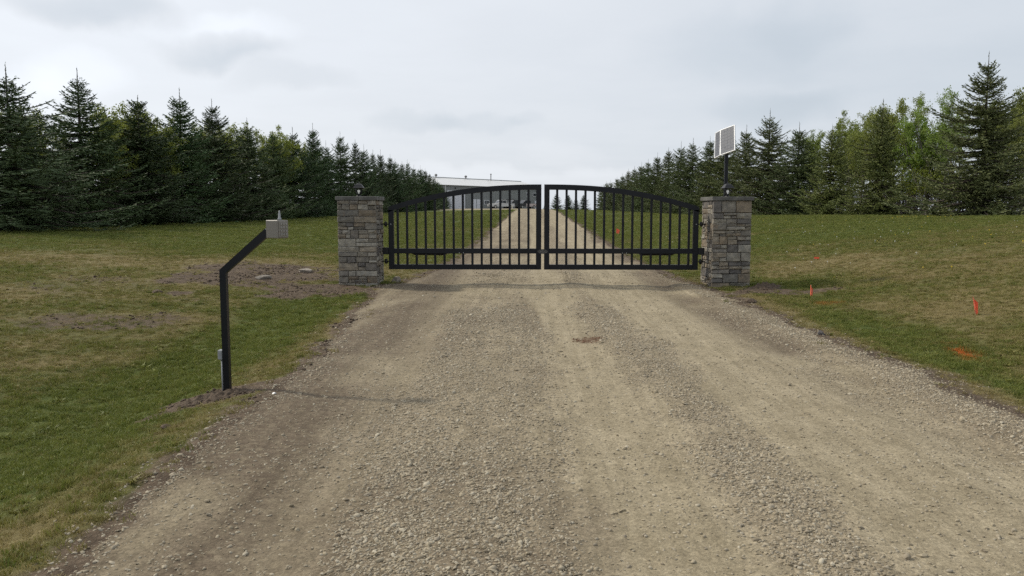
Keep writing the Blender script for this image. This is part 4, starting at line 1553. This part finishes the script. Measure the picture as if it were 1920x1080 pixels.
def spruce_meshes(idx, seed, slim=1.0, ragged=.16, dens=1.0, droop=1.0, leader=.5, low=.12):
    """unit spruce, 7 m tall, trunk mesh and crown mesh"""
    g = np.random.default_rng(seed)
    H = 7.0; Rb = 2.25 * slim
    tr = MB()
    tr.tube([(0, 0, -.3), (0, 0, .3), (g.normal(0, .02), g.normal(0, .02), 3.0), (0, 0, 5.5), (0, 0, H - .02)], [.17, .14, .085, .035, .006], 8)
    blades = []
    z = low
    sect = 1 + g.normal(0, ragged * .85, 9)
    while z < H - leader * .9:
        t = 1 - z / H
        nb = int(round(g.uniform(5, 8) * (1.0 if t > .25 else .9)))
        a0 = g.uniform(0, 6.28)
        for k_ in range(nb):
            az = a0 + k_ * 6.283 / nb + g.normal(0, .18)
            zz0 = z + g.normal(0, .06)
            prof = min(1.0, 1.16 * t ** .95) * (.55 + .45 * min(1.0, t / .36)) * (1.0 if t < .9 else 1.0 - (t - .9) * 1.6)
            L = Rb * prof * max(.35, 1 + g.normal(0, ragged)) * sect[int((az % 6.283) / 6.283 * 9) % 9] + .06 + .10 * min(1, t * 3)
            if g.random() < .05:
                L *= 1.25
            el0 = R(46) * (1 - t) ** 4.5 + R(10) - R(22) * t * droop
            out = np.array([math.cos(az), math.sin(az), 0.0]); up = np.array([0, 0, 1.0]); side = np.array([-math.sin(az), math.cos(az), 0.0])
            ns = max(4, int(L / .05 * dens * (1.25 if .15 < t < .6 else 1.0)))
            s_ = (np.arange(ns) + g.uniform(0, 1, ns)) / ns
            s_ = np.clip(s_, .04, 1)
            curve = lambda q: (out[None] * (q * L * math.cos(el0))[:, None] + up[None] * (q * L * math.sin(el0) - .10 * L * droop * np.sin(q * 3.0) * t + .16 * L * q ** 3)[:, None])
            base = np.array([0, 0, zz0])
            P = base + curve(s_)
            Tn = norm(curve(np.minimum(s_ + .03, 1.06)) - curve(s_))
            if L > .5:
                e3 = base + curve(np.array([0, .5, .9]))
                tr.tube([tuple(q) for q in e3], [.022 * L / 2 + .006, .012 * L / 2 + .004, .003], 4, False)
            sg = np.where(np.arange(ns) % 2 == 0, 1.0, -1.0)
            tl = (.11 + .30 * L * (1 - s_) ** .8 * (.45 + .55 * np.sin(np.clip(s_ * 2.2, 0, 1.57)))) * g.uniform(.65, 1.2, ns)
            tl = np.minimum(tl, .75)
            td = norm(Tn * .62 + side[None] * sg[:, None] * .78 + up[None] * (g.normal(-.10 * droop, .16, ns))[:, None])
            # shoots along each twig
            nsub = np.maximum(1, (tl / .085).astype(int))
            rep = np.repeat(np.arange(ns), nsub)
            j = np.concatenate([np.arange(q) for q in nsub])
            fr = (j + g.uniform(.1, .9, len(j))) / nsub[rep]
            SP = P[rep] + td[rep] * (tl[rep] * fr)[:, None]
            sidev = norm(np.cross(td[rep], up[None] + g.normal(0, .25, (len(rep), 3))))
            sgn2 = np.where(g.random(len(rep)) < .5, 1.0, -1.0)
            sdir = norm(td[rep] * .72 + sidev * sgn2[:, None] * .66 + g.normal(0, .16, (len(rep), 3)))
            sl = g.uniform(.085, .155, len(rep))
            sw = g.uniform(.014, .026, len(rep))
            rl = norm(np.cross(sdir, g.normal(0, 1, (len(rep), 3))))
            blades.append(diamond(SP, sdir, sl, sw, rl))
            # the twig axis itself
            rl2 = norm(np.cross(td, g.normal(0, 1, (ns, 3))))
            blades.append(diamond(P, td, tl * 1.02, np.full(ns, .020), rl2, .5))
            # the limb's own needles
            rl3 = norm(np.cross(Tn, g.normal(0, 1, (ns, 3))))
            blades.append(diamond(P, Tn, np.full(ns, .14), np.full(ns, .024), rl3, .5))
        z += g.uniform(.09, .25) * (1.0 if t > .3 else .95)
    # leader with upright needles
    nl = 46
    q = g.uniform(0, 1, nl)
    P = np.stack([np.zeros(nl), np.zeros(nl), H - leader * 1.25 + q * leader * 1.25], 1)
    a = g.uniform(0, 6.28, nl)
    Dv = norm(np.stack([np.cos(a) * .35, np.sin(a) * .35, np.ones(nl)], 1))
    blades.append(diamond(P, Dv, g.uniform(.06, .11, nl), np.full(nl, .010), norm(np.cross(Dv, g.normal(0, 1, (nl, 3))))))
    V_ = np.concatenate(blades)
    cm = mesh_np("spruce_crown_%d" % idx, V_, np.arange(len(V_)).reshape(-1, 4), mats=[M_NEEDLE])
    return tr.mesh("spruce_trunk_%d" % idx, M_BARK), cm, len(V_) // 4


SPR_EXTRA = [spruce_meshes(5, 506, 1.06, .34, .9, 1.0, .9), spruce_meshes(6, 507, .9, .26, 1.0, 1.3, .6, .3)]
SPR = [spruce_meshes(0, 501, 1.00, .18, 1.0, 1.0, .85), spruce_meshes(1, 502, 1.12, .24, 1.0, 1.1, .75), spruce_meshes(2, 503, .88, .18, 1.0, .9, .85),
       spruce_meshes(3, 504, 1.02, .28, .95, .8, .8), spruce_meshes(4, 505, .94, .20, 1.0, 1.2, .65, .2)]
SPR += SPR_EXTRA
NBLADE = sum(s_[2] for s_ in SPR)
ORD = ["first", "second", "third", "fourth", "fifth", "sixth", "seventh", "eighth", "ninth", "tenth", "eleventh", "twelfth", "thirteenth", "fourteenth",
       "fifteenth", "sixteenth", "seventeenth", "eighteenth", "nineteenth", "twentieth", "twenty-first", "twenty-second", "twenty-third", "twenty-fourth", "twenty-fifth",
       "twenty-sixth", "twenty-seventh", "twenty-eighth", "twenty-ninth", "thirtieth", "thirty-first", "thirty-second", "thirty-third", "thirty-fourth"]


def spruce(label, x, y, h, var, rz, wide=1.0, col=(1, 1, 1), group=None):
    z = gz(x, y)
    t = thing("spruce_tree", label, "spruce", (x, y, z), rz, group)
    k_ = h / 7.0
    t.scale = (k_ * wide, k_ * wide, k_)
    a = link(bpy.data.objects.new("trunk", SPR[var][0]), t)
    b = link(bpy.data.objects.new("crown", SPR[var][1]), t)
    b.color = (*col, 1)
    return t


rt = random.Random(5)
# (bearing in the photograph, top, variant, width)
left = [(15, 122, 5, 1.2), (150, 130, 1, 1.15), (262, 180, 6, 1.2), (341, 168, 2, 1.15), (401, 187, 3, 1.0), (466, 224, 0, 1.1), (514, 246, 6, 1.0), (551, 240, 1, 1.0), (589, 232, 2, 1.05),
        (613, 265, 0, 1.0), (640, 248, 3, 1.0), (668, 262, 4, 1.0), (684, 272, 0, 1.0), (701, 281, 1, 1.0), (715, 282, 2, 1.0), (733, 290, 3, 1.0), (742, 298, 0, 1.0), (755, 303, 4, 1.0), (765, 300, 1, 1.0),
        (777, 310, 2, 1.0), (789, 311, 0, 1.0), (798, 316, 3, 1.0), (806, 324, 4, 1.0), (814, 330, 1, 1.0), (821, 337, 0, 1.0), (827, 342, 2, .9), (832, 350, 3, .9)]
LX = -19.0
for i, (px_x, top, var, wd) in enumerate(left):
    D = LX * 1500.0 / (px_x - 998)
    x = LX + rt.uniform(-.4, .4)
    D = x * 1500.0 / (px_x - 998)
    h = (1.5 + (395 - top) / 1500.0 * D) - gz(x, D)
    c = rt.uniform(.75, 1.25)
    spruce("%s spruce from the left in the dark row left of the driveway" % ORD[i], x, D, h, var, rt.uniform(0, 6.28), (.98 if i < 8 else .88) * wd * min(1.25, 7.2 / h) ** .7,
           (c * rt.uniform(.88, 1.05), c * rt.uniform(1.0, 1.08), c * rt.uniform(.9, 1.08)), "spruces left of the driveway")
right = [(1822, 108, 3, 1.05), (1637, 192, 1, 1.0), (1547, 237, 0, 1.0), (1487, 234, 2, 1.0), (1433, 210, 5, 1.0), (1391, 238, 2, .95), (1352, 246, 6, 1.0), (1325, 258, 3, 1.0), (1294, 262, 1, 1.0),
         (1272, 268, 0, 1.0), (1249, 279, 4, 1.0), (1229, 288, 2, 1.0), (1212, 300, 3, 1.0), (1200, 305, 0, 1.0), (1187, 312, 1, 1.0), (1176, 318, 4, 1.0), (1165, 326, 2, 1.0), (1155, 332, 3, 1.0), (1143, 338, 0, 1.0), (1135, 340, 1, 1.0), (1126, 348, 4, .9)]
RX = 19.2
for i, (px_x, top, var, wd) in enumerate(right):
    x = (20.2 if i < 4 else RX) + rt.uniform(-.3, .3)
    D = x * 1500.0 / (px_x - 998)
    h = (1.5 + (395 - top) / 1500.0 * D) - gz(x, D)
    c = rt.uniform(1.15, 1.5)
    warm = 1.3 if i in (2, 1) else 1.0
    spruce("%s spruce from the right in the row right of the driveway" % ORD[i] if i else "large lone spruce with spaced layers near the right edge of the picture", x, D, h, var, rt.uniform(0, 6.28), (.90 if i < 3 else 1.14) * wd * min(1.25, 7.2 / h) ** .5,
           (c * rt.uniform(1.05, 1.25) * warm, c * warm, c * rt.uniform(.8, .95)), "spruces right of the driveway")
for i, (px_x, top, var) in enumerate([(1043, 362, 0), (1065, 364, 2), (1079, 370, 4), (1093, 364, 1), (1022, 383, 3)]):
    D = 136 + 3 * i
    x = at(px_x, D)
    h = 1.5 + (395 - top) / 1500.0 * D - gz(x, D)
    spruce(["small far spruce just right of the gate centre, first of a loose line", "small far spruce, second from the gate centre beyond the crest", "small far spruce, third from the gate centre, shorter and touching its neighbour",
            "small far spruce, fourth from the gate centre beyond the crest", "tiny far spruce seen through the gap between the gate leaves"][i], x, D, h, var, rt.uniform(0, 6), 1.15, (.9, 1, 1), "young spruces beyond the crest")


# ------------------------------------------------------------------ leafing poplars and brush behind the spruces
def poplar_meshes(idx, seed, H, stems, spread, leaf_n, upright, leaf_from=.35, leaf_s=(.028, .05)):
    r = random.Random(seed)
    g = np.random.default_rng(seed)
    wood = MB()
    tips = []
    def grow(p, d, L, rad, lvl):
        n_ = 5
        pts = [p.copy()]; q = p.copy(); dd_ = d.copy()
        for i in range(n_):
            dd_ = (dd_ + Vector((r.gauss(0, .10), r.gauss(0, .10), r.gauss(.02, .05) + upright * .08))).normalized()
            q = q + dd_ * (L / n_); pts.append(q.copy())
        rads = [max(.004, rad * (1 - .78 * i / n_)) for i in range(n_ + 1)]
        wood.tube(pts, rads, 5 if lvl == 0 else (4 if lvl == 1 else 3), False)
        if lvl >= 1:
            for i in range(1, n_ + 1):
                tips.append((pts[i], pts[i] - pts[i - 1], lvl))
        if lvl < 3:
            nk = {0: 10, 1: 5, 2: 3}[lvl]
            for i in range(nk):
                f_ = r.uniform(leaf_from if lvl == 0 else .2, .97)
                k0 = min(n_ - 1, int(f_ * n_)); pp = pts[k0].lerp(pts[k0 + 1], f_ * n_ - k0)
                a = r.uniform(0, 6.28)
                axis = (pts[k0 + 1] - pts[k0]).normalized()
                s0 = axis.orthogonal().normalized(); s1 = axis.cross(s0)
                ang = R(r.uniform(22, 48))
                nd = (axis * math.cos(ang) + (s0 * math.cos(a) + s1 * math.sin(a)) * math.sin(ang)).normalized()
                grow(pp, nd, L * r.uniform(.28, .48) * (1.1 - .4 * f_), rads[k0] * .55, lvl + 1)
    for s_ in range(stems):
        a = r.uniform(0, 6.28)
        b = spread * math.sqrt(r.random())
        p = Vector((b * math.cos(a), b * math.sin(a), -.15))
        grow(p, Vector((r.gauss(0, .12), r.gauss(0, .12), 1)).normalized(), H * r.uniform(.75, 1.0), .05 + .012 * H * r.uniform(.3, .6), 0)
    T = np.array([tuple(t[0]) for t in tips])
    pick = g.integers(0, len(T), leaf_n)
    keepz = T[pick][:, 2] > H * leaf_from * .9
    pick = pick[keepz]
    P = T[pick] + g.normal(0, .085, (len(pick), 3))
    Dv = norm(g.normal(0, 1, (len(pick), 3)) + np.array([0, 0, -.3]))
    S = norm(np.cross(Dv, g.normal(0, 1, (len(pick), 3))))
    ln = g.uniform(leaf_s[0] * 1.6, leaf_s[1] * 1.9, len(pick))
    V_ = diamond(P, Dv, ln, ln * .40, S, .45)
    cm = mesh_np("leaf_crown_%d" % idx, V_, np.arange(len(V_)).reshape(-1, 4), mats=[M_LEAF])
    return wood.mesh("wood_%d" % idx, M_TWIGBARK if idx % 2 else M_BIRCHBARK), cm


POP = [poplar_meshes(0, 601, 6.5, 4, .9, 14000, .5, .38, (.035, .06)), poplar_meshes(1, 602, 6.0, 5, 1.1, 18000, .4, .30, (.035, .06)), poplar_meshes(2, 603, 7.0, 3, .6, 8500, .7, .42, (.034, .056))]


def brush_meshes(idx, seed, H, n_st, leafn):
    r = random.Random(seed); g = np.random.default_rng(seed)
    wood = MB(); tips = []
    for i in range(n_st):
        a = r.uniform(0, 6.28); b = .55 * math.sqrt(r.random())
        p = Vector((b * math.cos(a), b * math.sin(a), -.1))
        d = Vector((math.cos(a) * r.uniform(.05, .5), math.sin(a) * r.uniform(.05, .5), 1)).normalized()
        L = H * r.uniform(.6, 1.05); pts = [p]
        for k_ in range(6):
            d = (d + Vector((r.gauss(0, .1) + math.cos(a) * .06, r.gauss(0, .1) + math.sin(a) * .06, r.gauss(0, .05)))).normalized()
            pts.append(pts[-1] + d * L / 6)
        rad = r.uniform(.010, .022)
        wood.tube(pts, [rad * (1 - .12 * k_) for k_ in range(7)], 4, False)
        for k_ in range(2, 7):
            for _ in range(2):
                dd_ = (d + Vector((r.gauss(0, .7), r.gauss(0, .7), r.gauss(.1, .4)))).normalized()
                e = pts[k_] + dd_ * r.uniform(.25, .7)
                wood.tube([pts[k_], (pts[k_] + e) / 2 + Vector((r.gauss(0, .03), r.gauss(0, .03), .02)), e], [.008, .006, .004], 3, False)
                tips.append(tuple(e)); tips.append(tuple((pts[k_] + e) / 2))
    T = np.array(tips)
    T = T[T[:, 2] > H * .42]
    pick = g.integers(0, len(T), leafn)
    P = T[pick] + g.normal(0, .10, (leafn, 3))
    Dv = norm(g.normal(0, 1, (leafn, 3))); S = norm(np.cross(Dv, g.normal(0, 1, (leafn, 3))))
    ln = g.uniform(.045, .085, leafn)
    V_ = diamond(P, Dv, ln, ln * .4, S, .45)
    return wood.mesh("brush_wood_%d" % idx, M_TWIGBARK), mesh_np("brush_leaves_%d" % idx, V_, np.arange(len(V_)).reshape(-1, 4), mats=[M_LEAF])


BRU = [brush_meshes(0, 651, 2.9, 34, 2000), brush_meshes(1, 652, 2.4, 40, 600), brush_meshes(2, 653, 3.2, 30, 5200)]


def tree(name, cat, label, x, y, s_, meshes, rz, col, group, part=("trunk", "crown")):
    t = thing(name, label, cat, (x, y, gz(x, y)), rz, group)
    t.scale = (s_[0], s_[0], s_[1])
    link(bpy.data.objects.new(part[0], meshes[0]), t)
    b = link(bpy.data.objects.new(part[1], meshes[1]), t)
    b.color = (*col, 1)
    return t


# right side: (bearing, distance, top, kind, colour)
rp = [(1598, 60, 222, 0, (.95, 1, .8)), (1568, 64, 232, 1, (.9, .95, .8)), (1660, 54, 196, 1, (1.0, 1.0, .85)), (1690, 53, 200, 2, (.9, .95, .8)), (1618, 57, 214, 2, (1, 1, .8)),
      (1748, 50, 205, 0, (1.0, 1.25, .8)), (1768, 47, 185, 2, (.9, 1.1, .8)), (1868, 45, 166, 0, (.95, .95, .85)), (1905, 43, 172, 2, (.95, .95, .85)), (1930, 42, 160, 1, (.95, .95, .85)), (1720, 52, 240, 1, (1, 1.1, .7)),
      (1840, 48, 200, 1, (.95, 1, .8)), (1520, 70, 250, 1, (.9, 1, .8))]
lb_r = ["leafing poplar showing between the second and third spruces from the right", "leafing poplar behind the left side of the third spruce from the right", "leafing poplar rising just right of the second spruce from the right", "sparse poplar right of the second spruce from the right",
        "thin poplar showing on the left of the second spruce from the right", "bright green young poplar standing in the gap left of the large lone spruce", "tall thin poplar touching the left side of the large lone spruce",
        "sparse leafing poplar right of the large lone spruce", "thin pale trunked poplar near the right picture edge", "leafing poplar cut by the right picture edge", "low poplar in the gap between the two largest right spruces", "leafing poplar behind the large lone spruce", "leafing poplar behind the third and fourth spruces from the right"]
for (px_x, D, top, kd, col), lb in zip(rp, lb_r):
    x = at(px_x, D); h = 1.5 + (395 - top) / 1500 * D - gz(x, D)
    H0 = (6.9, 6.4, 7.4)[kd]
    k_ = h / H0
    tree("poplar_tree", "poplar", lb, x, D, (k_ * .9, k_), POP[kd], rt.uniform(0, 6), col, "leafing poplars behind the right spruces")
# brush along the shelter belt
for i in range(26):
    px_x = 1480 + i * 18.5 + rt.uniform(-5, 5)
    D = np.interp(px_x, [1480, 1960], [66, 42]) + rt.uniform(-2.5, 2.5)
    x = at(px_x, D)
    kd = [1, 0, 2, 1, 0, 1][i % 6] if 1690 < px_x < 1800 or px_x > 1850 else [1, 0, 1][i % 3]
    kd = 2 if 1700 < px_x < 1800 and i % 2 else kd
    hh = rt.uniform(.8, 1.15)
    tree("brush_shrub", "shrub", "%s bare stemmed brush shrub from the left along the right shelter belt" % ORD[i], x, D, (hh, hh * 1.02), BRU[kd], rt.uniform(0, 6),
         (1.0, 1.05, .55), "brush shrubs under the right poplars", ("stems", "leaves"))
# left side: paler leafing trees behind the dark spruces
lp = [(60, 37, 205), (125, 36, 225), (205, 39, 205), (235, 40, 198), (292, 43, 222), (312, 44, 214), (372, 49, 232), (425, 55, 240), (446, 57, 236), (490, 62, 248), (528, 66, 252), (505, 63, 258), (575, 77, 270), (-20, 34, 190), (20, 34, 290), (90, 36, 290)]
lb_l = ["leafing tree showing behind the first and second left spruces", "leafing tree just left of the second spruce from the left", "leafing tree rising right of the second spruce from the left", "taller leafing tree between the second and third left spruces",
        "leafing tree right of the third spruce from the left", "pale leafing tree between the third and fourth left spruces", "leafing tree between the fourth and fifth left spruces", "small leafing tree right of the fifth left spruce",
        "leafing tree between the fifth and sixth left spruces", "leafing tree right of the sixth left spruce", "leafing tree left of the eighth left spruce", "low leafing tree between the sixth and seventh left spruces", "leafing tree behind the ninth left spruce", "leafing tree at the left picture edge behind the first spruce",
        "low yellow green tree at the left picture edge", "low yellow green tree between the first two left spruces"]
for i, ((px_x, D, top), lb) in enumerate(zip(lp, lb_l)):
    x = at(px_x, D); h = 1.5 + (395 - top) / 1500 * D - gz(x, D)
    kd = [1, 0, 1, 1][i % 4]
    k_ = h / (6.9, 6.4, 7.4)[kd]
    tree("leafing_tree", "tree", lb, x, D, (max(k_, .75), k_), POP[kd], rt.uniform(0, 6), (1.0, 1.02, .7), "pale leafing trees behind the left spruces")
for i in range(24):
    px_x = -40 + i * 24 + rt.uniform(-6, 6)
    D = -23.0 * 1500 / (px_x - 998) + rt.uniform(-1, 1.5)
    x = at(px_x, D)
    hh = rt.uniform(.8, 1.1)
    tree("brush_shrub", "shrub", "%s leafy brush shrub from the left behind the left spruces" % ORD[i], x, D, (hh * 1.1, hh * .85), BRU[[2, 0][i % 2]], rt.uniform(0, 6), (.5, .6, .45), "brush shrubs behind the left spruces", ("stems", "leaves"))
print("PEBBLES", NPEB, "TUFTS", NTUFT, "BLADES", NBLADE, "OBJECTS", len(bpy.data.objects))
